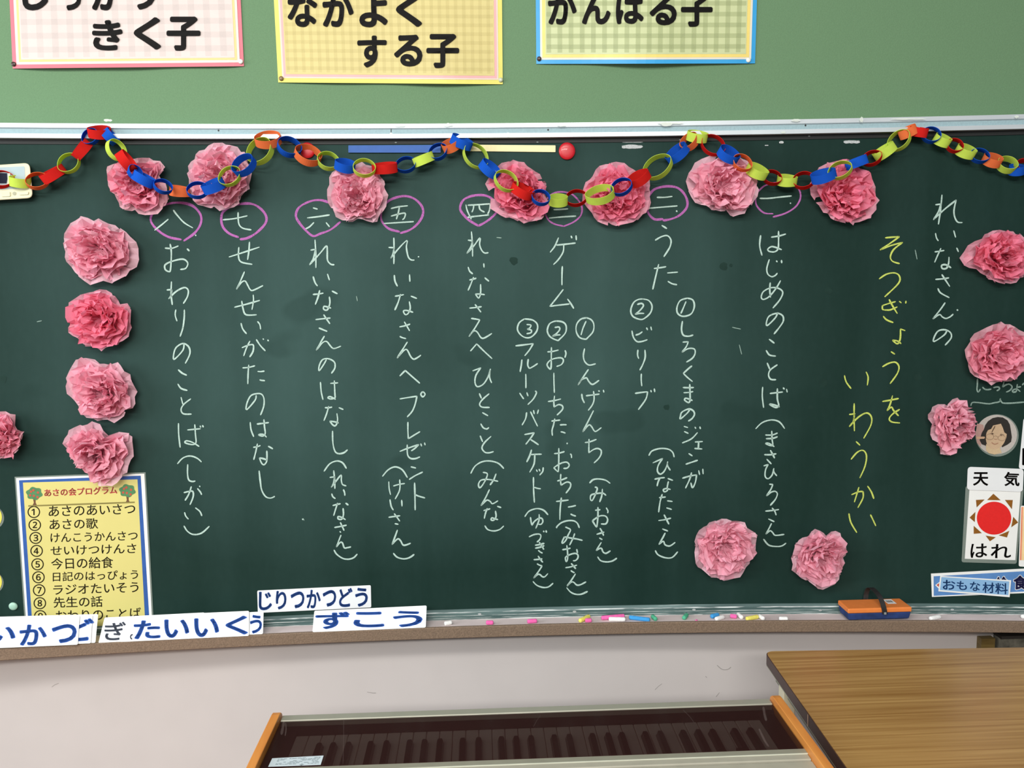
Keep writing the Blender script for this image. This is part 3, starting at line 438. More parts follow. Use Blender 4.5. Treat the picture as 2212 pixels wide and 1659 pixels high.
# ---------------------------------------------------------------- things held on the board by magnets
def mag(lab, u, v, rx, ry, mt, dome=.0015, th=.007, cat='magnet', name='round_magnet'):
    c = on_board(u, v, 0); e = on_board(u+rx, v, 0)-c; r = e.length; e.normalize(); n_ = Vector((0, 0, 1)).cross(e).normalized()
    if n_.y > 0: n_ = -n_
    V, F = [], []; n = 28
    prof = [(1, .0003), (1, th*.7), (.94, th*.95), (.7, th+dome*.6), (.35, th+dome), (.02, th+dome*1.05)]
    for rr, h in prof:
        V += [c+e*(r*rr*math.cos(2*math.pi*k/n))+Vector((0, 0, 1))*(r*rr*math.sin(2*math.pi*k/n))*(ry/rx)+n_*h for k in range(n)]
    for j in range(len(prof)-1): F += [(j*n+k, j*n+(k+1) % n, (j+1)*n+(k+1) % n, (j+1)*n+k) for k in range(n)]
    F += [list(range((len(prof)-1)*n, len(prof)*n)), list(range(n-1, -1, -1))]
    o = obj(name, (V, F), mt, smooth=True); tag(o, lab, cat); return o
mag('red round magnet right of the cream strip', 1224.5, 327, 17.7, 18.2, RED)
mag('red round magnet half hidden behind an orange paper link', 664.5, 325.5, 16.5, 17, RED)
mag('small mint green magnet beside the yellow programme sheet', 29.5, 1309, 9.6, 9.3, mat('mint_plastic', (165, 205, 185), .4, .05), .002, .004)
mag('yellow laminated disc cut by the left edge, upper one', -22, 1117, 31, 31, CLEAR, 0, .0008, 'disc', 'laminated_disc')
mag('yellow laminated disc cut by the left edge, lower one', -21, 1257, 29, 29, CLEAR, 0, .0008, 'disc', 'laminated_disc')
YD = mat('yellow_disc_print', (225, 215, 90), .5, .05)
for o_, cc in zip([o for o in C.objects if o.name.startswith('laminated_disc')], (1117, 1257)):
    obj('disc_print', prism(ell(-22, cc, 26, 27), on_board, .0010, .0004), YD, o_)
s1 = obj('strip_magnet', prism(rounded([(752.5, 314), (952, 313), (952, 329.6), (752.5, 329.6)], 1.2), on_board, .0004, .004), mat('blue_magnet_rubber', (40, 90, 165), .6, .05, 80)); tag(s1, 'long blue magnetic strip at the top of the board', 'magnet')
s2 = obj('strip_magnet', prism(rounded([(1014, 312.5), (1200, 314), (1200, 328.6), (1014, 326.5)], 1.2), on_board, .0004, .003), mat('cream_magnet_rubber', (240, 228, 175), .6, .04, 80)); tag(s2, 'long cream magnetic strip left of the red magnet', 'magnet')
# desk clock cut by the left edge
IV = mat('ivory_plastic', (222, 219, 186), .35, .03, 40, coat=.2)
cl = obj('timer', prism(rounded([(-60, 360), (64.5, 351.5), (71.5, 428), (-60, 436)], 13, 6), on_board, .0005, .022), IV); bevel(cl, .003, 3)
tag(cl, 'ivory plastic timer with rounded corners, hung at the left edge', 'timer')
obj('window', prism(rounded([(-50, 364), (53, 359), (56, 406), (-50, 413)], 3), on_board, .0221, .0008), mat('pale_blue_window', (175, 195, 200), .12, .1, 15, coat=.6), cl, label='pale blue grey display window')
obj('display_figure', prism([(-4, 374), (15, 374), (16, 386), (14, 396), (-4, 396)], on_board, .0230, .0008), mat('dark_navy', (22, 24, 48), .2), cl, label='dark display block')
obj('window_frame', prism([(17, 375), (22, 374), (22, 398), (16, 398)], on_board, .0229, .003), IV, cl)
obj('button', prism(rounded([(3, 415), (21, 414), (22, 424), (3, 425)], 2), on_board, .0222, .0025), mat('ivory_button', (218, 220, 180), .4), cl)
obj('button', prism(rounded([(41, 415.5), (61, 413.5), (61, 420), (41, 421.5)], 2.5), on_board, .0222, .0025), bpy.data.materials['ivory_button'], cl)
obj('screw', prism(ell(31, 418, 4, 4, 16), on_board, .0222, .001), mat('screw_grey', (165, 165, 140), .4), cl)
# ---------------------------------------------------------------- laminated sheets and cards on the board
pq = [(31.5, 1030), (314.5, 1020), (333, 1362), (55, 1368)]
pr = obj('programme_sheet', grid(pq, on_board, .0016, 4, 4, .0006), CLEAR); tag(pr, 'yellow laminated programme sheet with blue border and numbered list', 'sheet')
q = inset(pq, 3); q = [q[0], q[1], bil(pq, .988, 1), bil(pq, .012, 1)]
obj('paper', grid(q, on_board, .0019, 4, 4), WHT, pr)
q = [(41, 1041.5-4), (304, 1027.5), (324, 1361), (62.5, 1367)]
obj('blue_border', grid(q, on_board, .0021, 4, 4), mat('blue_border_print', (48, 92, 165), .4, .08, 60), pr)
q = [(49.5, 1042.5), (297, 1035.5), (314.5, 1361.5), (71, 1366.5)]
obj('yellow_ground', grid(q, on_board, .0023, 4, 4), mat('yellow_sheet_print', (214, 205, 128), .35, .03, 12), pr)
rows = [('あさのあいさつ', 105,1093,292,1088,292,1110,105,1116), ('あさの歌', 107,1121,211,1119,212,1142,107,1145), ('けんこうかんさつ', 109,1152,297,1147,297,1167,109,1172),
 ('せいけつけんさ', 109,1180,294,1174,294,1195,109,1200), ('今日の給食', 110,1206,244,1202,245,1227,111,1230), ('日記のはっぴょう', 114,1236,298,1230,298,1251,114,1256),
 ('ラジオたいそう', 115,1264,299,1257,299,1279,115,1285), ('先生の話', 115,1290,221,1287,222,1311,116,1313), ('おわりのことば', 120,1319,304,1312,305,1336,121,1343)]
nc = [(73,1106),(75,1134),(77,1162),(79,1190),(81,1219),(83,1247),(84.5,1275),(86,1303),(87,1331)]
L = []
for k, r_ in enumerate(rows):
    L.append(glyph(r_[0], [(r_[1], r_[2]), (r_[3], r_[4]), (r_[5], r_[6]), (r_[7], r_[8])], on_board, .0026, .008))
    a, b_ = nc[k]; L.append(glyph('①②③④⑤⑥⑦⑧⑨'[k], rect(a-13.5, b_-13, a+13.5, b_+13), on_board, .0026, .008))
obj('lettering', merge(*L), mat('dark_olive_ink', (52, 46, 18), .5), pr)
obj('title_lettering', glyph('あさの会プログラム', [(95, 1056.5), (253, 1050), (253.5, 1067), (96, 1073)], on_board, .0026, .03), mat('red_print', (212, 92, 84), .5), pr, label='red title lettering')
BRN = mat('brown_print', (105, 72, 45), .5); GRN = mat('green_print', (78, 130, 84), .5, .15, 200); OLV = mat('olive_line', (130, 120, 60), .5); TOM = mat('orange_dot_print', (190, 80, 60), .5)
obj('printed_line', flat([(61, 1091.5), (291, 1083.5), (291, 1086.5), (61, 1094.5)], on_board, .0025), OLV, pr)
for k, (a, b_) in enumerate(((74, 1067), (275, 1061))):
    obj('printed_tree', merge(flat([(a-3, b_+8), (a+3, b_+8), (a+3, b_+19), (a+6, b_+25), (a-4, b_+25), (a-1, b_+19)], on_board, .0025)), BRN, pr)
    cr = [(a+(17+1.6*math.sin(t*6))*math.cos(t), b_-1+(13.5+1.2*math.sin(t*6))*math.sin(t)) for t in [i*math.pi/24 for i in range(48)]]
    obj('printed_tree_crown', flat(cr, on_board, .0027), GRN, pr)
    obj('printed_fruit', merge(*[flat(ell(a+x, b_+y, 2.6, 2.6, 10), on_board, .0029) for x, y in ((-9, 3), (-2, -8), (8, -3), (7, 7), (-7, -5), (-1, 4))]), TOM, pr)
# weather cards
wc = [(2094.6, 1050), (2205.4, 1053), (2193.3, 1210), (2084, 1207)]
wr = obj('weather_card', prism(rounded([(2086, 1050), (2211.5, 1054), (2196, 1218), (2077, 1214.5)], 5), on_board, .0004, .0007), CLEAR); tag(wr, 'laminated weather card with a red sun and brown rays', 'card')
obj('paper', grid(wc, on_board, .0014, 3, 3), WHT, wr)
W = lambda x, y: (2060+x/6.638, 990+y/6.638)
obj('sun_disc', flat(ell(2147.3, 1119.3, 37.2, 35.6, 48), on_board, .0018), mat('red_sun_print', (228, 36, 36), .4, .04, 200), wr)
rays_ = [((570,508),(675,602),(480,598)),((735,597),(848,598),(835,730)),((855,838),(925,920),(825,990)),((797,1040),(765,1135),(645,1105)),((458,1108),(605,1132),(520,1190)),((288,968),(405,1073),(288,1083)),((312,768),(303,915),(228,850)),((320,597),(445,590),(330,705))]
RB = mat('brown_ray_print', (140, 88, 22), .45, .1, 90)
for t in rays_: obj('sun_ray', flat([W(*p) for p in t], on_board, .0018), RB, wr)
obj('lettering', merge(glyph('は', [W(245, 1228), W(485, 1218), W(480, 1420), W(240, 1428)], on_board, .0018, .014), glyph('れ', [W(535, 1228), W(825, 1232), W(822, 1435), W(530, 1430)], on_board, .0018, .014)), INK, wr)
th = obj('heading_card', prism(rounded([(2090.5, 1008.3), (2211.5, 1013), (2209.5, 1062.5), (2088.5, 1058)], 8), on_board, .0024, .0012), mat('matt_white_card', (232, 236, 238), .5, .02)); tag(th, 'white rounded heading card with two black characters above the sun', 'card')
obj('lettering', merge(glyph('天', [W(278, 198), W(505, 198), W(495, 395), W(278, 392)], on_board, .0040, .026), glyph('気', [W(725, 192), W(945, 200), W(945, 402), W(722, 398)], on_board, .0040, .026)), INK, th)
rc = obj('heading_card', prism(rounded([(2211, 903), (2300, 906), (2292, 1020), (2200.5, 1012.5)], 6), on_board, .0004, .0012), bpy.data.materials['matt_white_card']); tag(rc, 'white card cut by the right edge beside the round portrait', 'card')
obj('lettering', glyph('日', [(2208.5, 968), (2250, 968), (2250, 1006), (2208, 1005)], on_board, .0020, .03), INK, rc)
os_ = obj('striped_sheet', prism(rounded([(2204.8, 1092.4), (2300, 1095), (2290, 1229), (2200.5, 1223.5)], 4), on_board, .0004, .0010), WHT); tag(os_, 'orange striped sheet cut by the right edge beside the sun card', 'sheet')
for a, b_, nm in ((2206.5, 2209.2, (236, 140, 100)), (2209.4, 2210.8, (250, 190, 150)), (2211, 2290, (250, 220, 160))):
    obj('stripe', flat([(a, 1095), (b_, 1095), (b_-3.5, 1210), (a-3.5, 1210)], on_board, .0018), mat('stripe_print', nm, .5), os_)
# round portrait photograph
pd_ = obj('portrait_disc', prism(ell(2153.7, 940.6, 46.8, 45.6, 44), on_board, .0004, .0008), CLEAR); tag(pd_, 'small round laminated portrait photo of a smiling dark-haired person in glasses', 'photo')
Q = lambda pts: [(2060+x/11.85, 860+y/11.85) for x, y in pts]
pp = [('photo_ground', Q(ell(1092, 935, 532, 505, 40)), (190, 184, 178)), ('photo_clothes', Q([(600,650),(760,680),(790,840),(690,1010),(700,1240),(600,1150),(560,950)]), (186, 150, 142)),
 ('photo_hair', Q([(775,800),(810,690),(880,590),(1000,510),(1130,482),(1260,495),(1380,570),(1440,680),(1470,850),(1490,1000),(1470,1120),(1380,1190),(1240,1260),(1180,1000),(900,1000),(830,1220),(720,1180),(665,1080),(700,960),(720,890)]), (46, 42, 38)),
 ('photo_neck', Q([(830,1180),(1190,1200),(1190,1290),(1230,1400),(1050,1445),(900,1410),(830,1330)]), (205, 182, 146)),
 ('photo_face', Q([(845,880),(880,820),(960,790),(1010,700),(1100,680),(1210,655),(1260,760),(1300,880),(1360,920),(1350,1010),(1290,1150),(1220,1240),(1110,1300),(1010,1310),(920,1260),(850,1180),(825,1060),(828,950)]), (202, 174, 142)),
 ('photo_finger', Q([(580,985),(790,985),(805,1012),(780,1040),(580,1048)]), (205, 170, 140))]
for k, (nm, pts, col) in enumerate(pp): obj(nm, flat(pts, on_board, .0015+.0003*k), mat(nm, col, .35, .06, 300), pd_)
dk = mat('photo_dark', (90, 68, 52), .4); mp_ = mat('photo_mouth', (168, 124, 100), .4); gl_ = mat('photo_glasses', (160, 132, 108), .4)
obj('photo_eye', merge(flat(Q(ell(990, 918, 26, 20, 12)), on_board, .0034), flat(Q(ell(1215, 952, 24, 17, 12)), on_board, .0034)), dk, pd_)
def T(s, wd, off=.0036): return stroke(Q(s), wd/11.85, on_board, off)
obj('photo_brow', merge(T([(980, 870), (1060, 720)], 22), T([(930, 905), (985, 893), (1030, 915)], 9), T([(1190, 925), (1240, 925), (1290, 945)], 9)), dk, pd_)
obj('photo_glasses', merge(T(ell(930, 990, 98, 72, 16)+[(1028, 990)], 10), T(ell(1235, 1020, 98, 68, 16)+[(1333, 1020)], 10), T([(1028, 985), (1080, 965), (1137, 1000)], 10)), gl_, pd_)
obj('photo_mouth', merge(T([(975, 1135), (1050, 1180), (1140, 1150)], 20), T([(1040, 1040), (1080, 1055), (1120, 1045)], 12)), mp_, pd_)
def tang(u, v):
    P = on_board(u, v, 0); t = on_board(u+40, v, 0)-on_board(u-40, v, 0); t.z = 0; n = t.cross(Vector((0, 0, 1))); n = n if n.y < 0 else -n
    return on_plane(P, n)
# menu strips
MS = tang(2125, 1260)
LB = mat('cornflower_print', (92, 140, 200), .35, .1, 30); LB2 = mat('pale_blue_print', (140, 185, 225), .3, .04, 20); NAV = mat('navy_print', (45, 42, 98), .4); MID = mat('mid_blue_print', (50, 100, 165), .4, .25, 300)
Y8 = lambda x, y: (1990+x/8.29, 1200+y/8.29)
b1 = obj('menu_strip', prism([(2011, 1239), (2290, 1224), (2290, 1278), (2013, 1289.5)], MS, .0014, .0008), WHT); tag(b1, 'blue menu strip with navy lettering, tucked behind the paler strip', 'strip')
obj('print_ground', flat([Y8(222, 372), (2290, 1229.5), (2290, 1274), Y8(225, 722)], MS, .0025), LB, b1)
for k, (c, qd) in enumerate((('給', [Y8(1320, 375), Y8(1560, 355), Y8(1560, 600), Y8(1320, 620)]), ('食', [Y8(1640, 345), Y8(1900, 340), Y8(1900, 618), Y8(1640, 625)]))):
    obj('letter_outline', glyph(c, qd, MS, .0028, .085), WHT, b1); obj('lettering', glyph(c, inset(qd, 1.6), MS, .0032, .035), NAV, b1)
obj('printed_diamond', flat([Y8(250, 530), Y8(345, 460), Y8(400, 540), Y8(310, 590)], MS, .0028), WHT, b1)
obj('printed_diamond', flat([Y8(272, 528), Y8(345, 480), Y8(380, 530), Y8(310, 560)], MS, .0030), TOM, b1)
b2 = obj('menu_strip', prism([(2031, 1244), (2184.3, 1253.3), (2181, 1290), (2026.8, 1277.3)], MS, .0040, .0008), WHT); tag(b2, 'pale blue menu strip with blue lettering, tilted on top of the longer strip', 'strip')
obj('print_ground', flat([Y8(362, 385), Y8(1578, 465), Y8(1560, 710), Y8(335, 617)], MS, .0051), LB2, b2)
obj('lettering', merge(*[glyph(c, [Y8(a, y0), Y8(b_, y0+8), Y8(b_, y1+8), Y8(a, y1)], MS, .0054, .018) for c, a, b_, y0, y1 in (('お', 385, 612, 432, 608), ('も', 632, 820, 452, 615), ('な', 872, 1055, 465, 632), ('材', 1095, 1310, 475, 668), ('料', 1325, 1550, 488, 688))]), MID, b2)

CARD = mat('white_magnet_card', (238, 241, 242), .3, .015, 10)
def card(lab, q, surf, glyphs, ink, r=3.2, th=.0016, sc=1, base=0, bold=.032):
    o = obj('subject_card', prism(rounded(q, r), surf, base, th), CARD); tag(o, lab, 'card', 'white subject name cards')
    if glyphs: obj('lettering', merge(*[glyph(c, g, surf, base+th+.0003, bold) for c, g in glyphs]), ink, o)
    return o
Z8 = lambda a, b_, c, d, k=0: [(540+a/5.53, 1240+b_/5.53), (540+c/5.53, 1240+(b_-k)/5.53), (540+c/5.53, 1240+(d-k)/5.53), (540+a/5.53, 1240+d/5.53)]
card('white card with seven blue characters, stuck on the board above the tray', [(555.6, 1275.7), (801, 1264), (802, 1312), (557, 1324)], tang(678, 1294),
     [(c, Z8(a, b_, c2, d, 4)) for c, a, b_, c2, d in (('じ', 105, 212, 263, 435), ('り', 308, 202, 436, 425), ('つ', 485, 210, 650, 412), ('か', 675, 188, 845, 412), ('つ', 868, 193, 1030, 392), ('ど', 1063, 168, 1225, 397), ('う', 1255, 165, 1408, 392))], mat('deep_blue_ink', (44, 88, 165), .6, .05, 90), base=.0013, bold=.030)
def lean(px, pyb, pyt, zb=.7512, back=.028):
    P = on_z(px, pyb, zb); x = P.x; d = ray(px, pyt); yt = P.y+back; Tt = EYE+d*(yt/d.y)
    a = Vector((1, (arc_y(x+.05, 0)-arc_y(x-.05, 0))/.1, 0)).normalized(); n = (Tt-P).cross(a); n = n if n.y < 0 else -n
    return on_plane(P, n)
lw = lean(797, 1360, 1314)
card('white card with three blue characters, leaning in the chalk tray', [(679, 1319.5), (921.6, 1308), (919.6, 1355.5), (675, 1365.5)], lw,
     [(c, Z8(a, b_, c2, d, 4)) for c, a, b_, c2, d in (('ず', 780, 452, 1195, 660), ('こ', 1235, 452, 1605, 640), ('う', 1705, 440, 2063, 636))], BLUEINK, bold=.034)
lb = lean(400, 1378, 1326)
Z5 = lambda a, b_, c, d, k=0: [(a/3.95, 1239+b_/3.95), (c/3.95, 1239+(b_-k)/3.95), (c/3.95, 1239+(d-k)/3.95), (a/3.95, 1239+d/3.95)]
card('white card half hidden, only its last blue character showing at the right end', [(385, 1329.5), (569.3, 1321), (568, 1369.5), (383, 1381)], lb,
     [('う', [(541, 1328), (566, 1328), (566, 1368), (538, 1369)])], BLUEINK, base=-.004)
card('white card with grey characters, between the bundle at left and the blue card', [(226, 1334), (442, 1323), (436, 1377), (212.5, 1389.5)], lb,
     [('ぎ', Z5(890, 415, 1075, 572, 5)), ('。', Z5(1108, 515, 1150, 565))], GREYINK, base=-.0015, bold=.02)
card('white card with four blue characters, second bundle in the chalk tray', [(292, 1331), (538, 1319.5), (537.5, 1373.5), (285, 1385.5)], lb,
     [(c, Z5(*g)) for c, g in (('た', (1140, 402, 1370, 562, 8)), ('い', (1400, 392, 1615, 552, 8)), ('い', (1655, 382, 1870, 545, 8)), ('く', (1922, 362, 2118, 525, 5)))], BLUEINK, base=.001)
ll = lean(80, 1399, 1337)
card('blank white card at the back of the bundle in the left end of the tray', [(-140, 1336), (212, 1326.5), (206, 1388.5), (-140, 1402)], ll, None, None, base=-.006)
card('white card behind the front one of the left bundle, a sliver of lettering showing', [(-140, 1337), (200, 1329), (196, 1389.5), (-140, 1404)], ll, [('ど', Z5(560, 385, 800, 580, 5))], BLUEINK, base=-.003)
card('front white card of the leftmost bundle in the tray, with blue characters', [(-140, 1338), (172, 1330), (168, 1392.5), (-140, 1406)], ll,
     [(c, Z5(*g)) for c, g in (('い', (-110, 455, 132, 590, 8)), ('か', (165, 437, 400, 617, 8)), ('つ', (440, 434, 655, 596, 5)))]+[('せ', Z5(-420, 460, -180, 630))], BLUEINK, base=.0)
# ---------------------------------------------------------------- tissue paper flowers
FL = {
 'f1': [(236,355),(270,350),(316,345),(352,348),(357,360),(342,382),(359,402),(362,435),(332,465),(289,458),(263,452),(258,430),(243,420),(236,395)],
 'f2': [(406,380),(415,349),(443,321),(478,307),(506,314),(521,329),(534,339),(543,382),(530,415),(514,435),(491,455),(466,448),(430,445),(416,427)],
 'f3': [(709,405),(715,380),(732,362),(768,353),(783,352),(803,357),(823,380),(830,400),(834,418),(838,435),(823,460),(806,483),(785,471),(768,473),(742,481),(727,460),(712,435)],
 'f4': [(1051,397),(1076,367),(1094,352),(1120,349),(1151,364),(1173,385),(1182,397),(1180,420),(1182,458),(1161,477),(1133,480),(1105,468),(1059,453),(1053,435)],
 'f5': [(1262,405),(1292,367),(1318,352),(1343,348),(1363,365),(1381,370),(1401,392),(1402,418),(1404,445),(1386,468),(1358,482),(1332,487),(1297,481),(1272,458),(1258,425)],
 'f6': [(1485,380),(1502,354),(1530,337),(1563,342),(1594,332),(1619,349),(1635,385),(1634,410),(1626,435),(1604,463),(1586,467),(1561,453),(1515,443),(1492,422)],
 'f7': [(1749,408),(1766,380),(1776,360),(1804,349),(1837,347),(1854,360),(1881,375),(1886,405),(1899,430),(1886,455),(1862,478),(1832,482),(1786,460),(1763,443),(1753,422)],
 'f8': [(134,531),(144,506),(165,476),(175,469),(203,479),(228,474),(261,493),(295,526),(295,577),(281,590),(253,609),(242,611),(228,606),(215,595),(208,615),(187,612),(162,587),(142,562)],
 'f9': [(144,671),(157,650),(187,633),(223,624),(243,635),(261,655),(281,658),(286,678),(282,709),(266,736),(243,749),(213,755),(187,747),(165,729),(153,721),(162,693),(149,683)],
 'f10': [(146,825),(157,795),(172,779),(195,773),(215,786),(235,791),(256,783),(268,797),(286,815),(292,835),(292,868),(273,891),(243,912),(228,903),(203,907),(175,891),(172,873),(152,853)],
 'f11': [(138,967),(142,949),(162,927),(200,919),(203,910),(215,911),(233,941),(253,933),(284,930),(291,946),(284,979),(268,1017),(256,1038),(235,1048),(203,1045),(201,1017),(175,1014),(161,1000),(154,979)],
 'f12': [(-25,893),(0,888),(22,887),(37,898),(33,924),(52,931),(46,949),(43,964),(23,982),(0,991),(-28,982),(-38,936)],
 'f13': [(2077,562),(2087,539),(2113,516),(2143,501),(2158,496),(2191,502),(2212,509),(2224,534),(2224,577),(2206,600),(2184,612),(2161,615),(2133,600),(2110,585),(2092,577),(2080,572)],
 'f14': [(2081,777),(2092,757),(2091,734),(2105,721),(2130,704),(2153,698),(2171,697),(2196,706),(2222,724),(2227,762),(2216,795),(2196,815),(2168,825),(2141,830),(2120,823),(2100,812),(2087,795)],
 'f15': [(2006,906),(2012,878),(2032,876),(2049,879),(2062,860),(2075,859),(2082,878),(2098,886),(2106,919),(2092,946),(2070,962),(2055,982),(2034,982),(2019,954),(2012,931)],
 'f16': [(1497,1169),(1502,1157),(1530,1134),(1563,1122),(1604,1127),(1627,1149),(1637,1172),(1624,1182),(1634,1192),(1614,1217),(1604,1235),(1598,1244),(1581,1254),(1556,1254),(1530,1242),(1500,1210),(1502,1192)],
 'f17': [(1708,1212),(1715,1184),(1746,1157),(1774,1143),(1781,1159),(1799,1143),(1817,1157),(1829,1182),(1824,1210),(1819,1230),(1811,1247),(1794,1263),(1773,1271),(1753,1259),(1728,1244),(1713,1232)],
}
HUES = {'p': ((255, 184, 202), (255, 205, 218)), 'h': ((255, 146, 172), (255, 184, 202)), 'm': ((255, 168, 189), (255, 198, 210))}
TM = {k: (tissue('pink_tissue_'+k, a, .02), tissue('thin_pink_tissue_'+k, b_, .16)) for k, (a, b_) in HUES.items()}
FINFO = [
 ('f1', 'm', (300,395), 'pink tissue flower with a wide flap at its upper right, above the circled eight'),
 ('f2', 'p', (480,385), 'large round pale pink tissue flower above the circled seven'),
 ('f3', 'p', (773,430), 'pale pink tissue flower between the circled six and five'),
 ('f4', 'h', (1128,415), 'bright pink tissue flower right of the circled four'),
 ('f5', 'h', (1335,425), 'bright pink tissue flower between the circled three and two'),
 ('f6', 'p', (1563,405), 'pale pink tissue flower between the circled two and one'),
 ('f7', 'h', (1822,425), 'bright pink tissue flower right of the circled one'),
 ('f8', 'p', (213,540), 'pink tissue flower notched at its bottom, topmost of the left column of four'),
 ('f9', 'h', (217,690), 'deeper pink tissue flower, second from the top in the left column'),
 ('f10', 'p', (218,850), 'pale pink tissue flower with a see-through left edge, third in the left column'),
 ('f11', 'p', (203,985), 'ragged pale pink tissue flower hanging over the yellow programme sheet'),
 ('f12', 'm', (5,950), 'pink tissue flower cut by the left edge'),
 ('f13', 'h', (2160,556), 'bright pink tissue flower pointed at its left, upper one at the right edge'),
 ('f14', 'm', (2158,768), 'pink tissue flower above the faded grey chalk words'),
 ('f15', 'p', (2068,915), 'small heart-shaped pale pink tissue flower beside the round portrait'),
 ('f16', 'p', (1567,1180), 'round pale pink tissue flower low on the board, the larger of two'),
 ('f17', 'p', (1770,1200), 'pale pink tissue flower low on the board, notched at its top'),
]
def tri(x): return abs((x % 1)*2-1)*2-1
def flower(key, hue, cen, lab, seed):
    rnd = random.Random(seed); c0 = on_board(*cen, 0)
    t = (on_board(cen[0]+20, cen[1], 0)-c0).normalized(); up = Vector((0, 0, 1)); n = t.cross(up).normalized()
    if n.y > 0: n = -n
    c0 = on_board(*cen, .024)-n*.024
    # outline to polar radii in metres (the mid-depth of the flower sits about 2 cm off the board)
    pol = []
    for u, v in FL[key]:
        p = on_board(u, v, .024)-on_board(*cen, .024); pol.append((math.atan2(p.z, p.dot(t)) % (2*math.pi), math.hypot(p.z, p.dot(t))))
    pol.sort(); pol = [(pol[-1][0]-2*math.pi, pol[-1][1])]+pol+[(pol[0][0]+2*math.pi, pol[0][1])]
    def R(a):
        a %= 2*math.pi
        for i in range(len(pol)-1):
            if pol[i][0] <= a <= pol[i+1][0]:
                k = (a-pol[i][0])/max(1e-6, pol[i+1][0]-pol[i][0]); return pol[i][1]*(1-k)+pol[i+1][1]*k
        return pol[0][1]
    root = empty('tissue_flower', c0+n*.001, lab, 'paper flower', 'pink tissue paper flowers on the chalkboard')
    obj('knot', prism(ell(*cen, 9, 9, 10), on_board, .0006, .012), TM[hue][0], root)
    NL = 6
    for L_ in range(NL):
        f = L_/(NL-1); sc = 1.0-.60*f**1.5; npet = 5; rise = .013+.042*f**.9; V, F = [], []
        for k in range(npet):
            a0 = 2*math.pi*(k+rnd.uniform(-.25, .25))/npet+L_*.7; hw = math.pi/npet*rnd.uniform(1.1, 1.55)*(1+.3*f); nu, nv = 10, 6
            ps = sc*rnd.uniform(.86, 1.03) if L_ else sc; lift = rise*rnd.uniform(.7, 1.2); curl = rnd.uniform(-.9, 1.0)*(.4+.8*f)
            fr = rnd.uniform(.8, 1.9); ph = rnd.random(); ragp = rnd.random()*50; cup = rnd.uniform(.2, .9); off_ = len(V)
            for j in range(nv+1):
                v = j/nv
                for i in range(nu+1):
                    s = i/nu*2-1; a = a0+s*hw*(.55+.45*v)
                    edge = 1-.05*abs(s)**4-.022*tri(s*1.7+ragp)*(v**3)-.05*noise.noise((a*4+ragp, L_*3.1, seed))
                    r = R(a)*ps*edge*(.10+.90*v**(1-.25*f))*(1-.12*f*v)
                    zz = .003+.012*v*(1-f)+.0020*L_+lift*(v**1.35)*(1-.25*cup*abs(s))+curl*.006*max(0, v-.6)*2.5
                    fold = tri(s*fr+ph)*(.001+.0062*v)*(1+.3*f)
                    q_ = noise.noise_vector((a*3.4+seed, v*3+L_*7, k*3.3))*(.005+.0075*v)*(1.15 if L_ else .6)
                    a += fold*5*(.3+f)*.6
                    p = t*(r*math.cos(a)+q_.x)+up*(r*math.sin(a)+q_.y)+n*max(.002, zz+fold*.8+q_.z*1.1)
                    V.append(c0+p)
            for j in range(nv):
                for i in range(nu):
                    a_ = off_+j*(nu+1)+i; b_ = a_+nu+1
                    F += [(a_, b_, b_+1), (a_, b_+1, a_+1)] if (i+j) % 2 else [(a_, b_, a_+1), (b_, b_+1, a_+1)]
        obj('tissue_layer', (V, F), TM[hue][1 if L_ < 1 else 0], root)
for i, (k, h, c, lb_) in enumerate(FINFO): flower(k, h, c, lb_, 11+i*7)
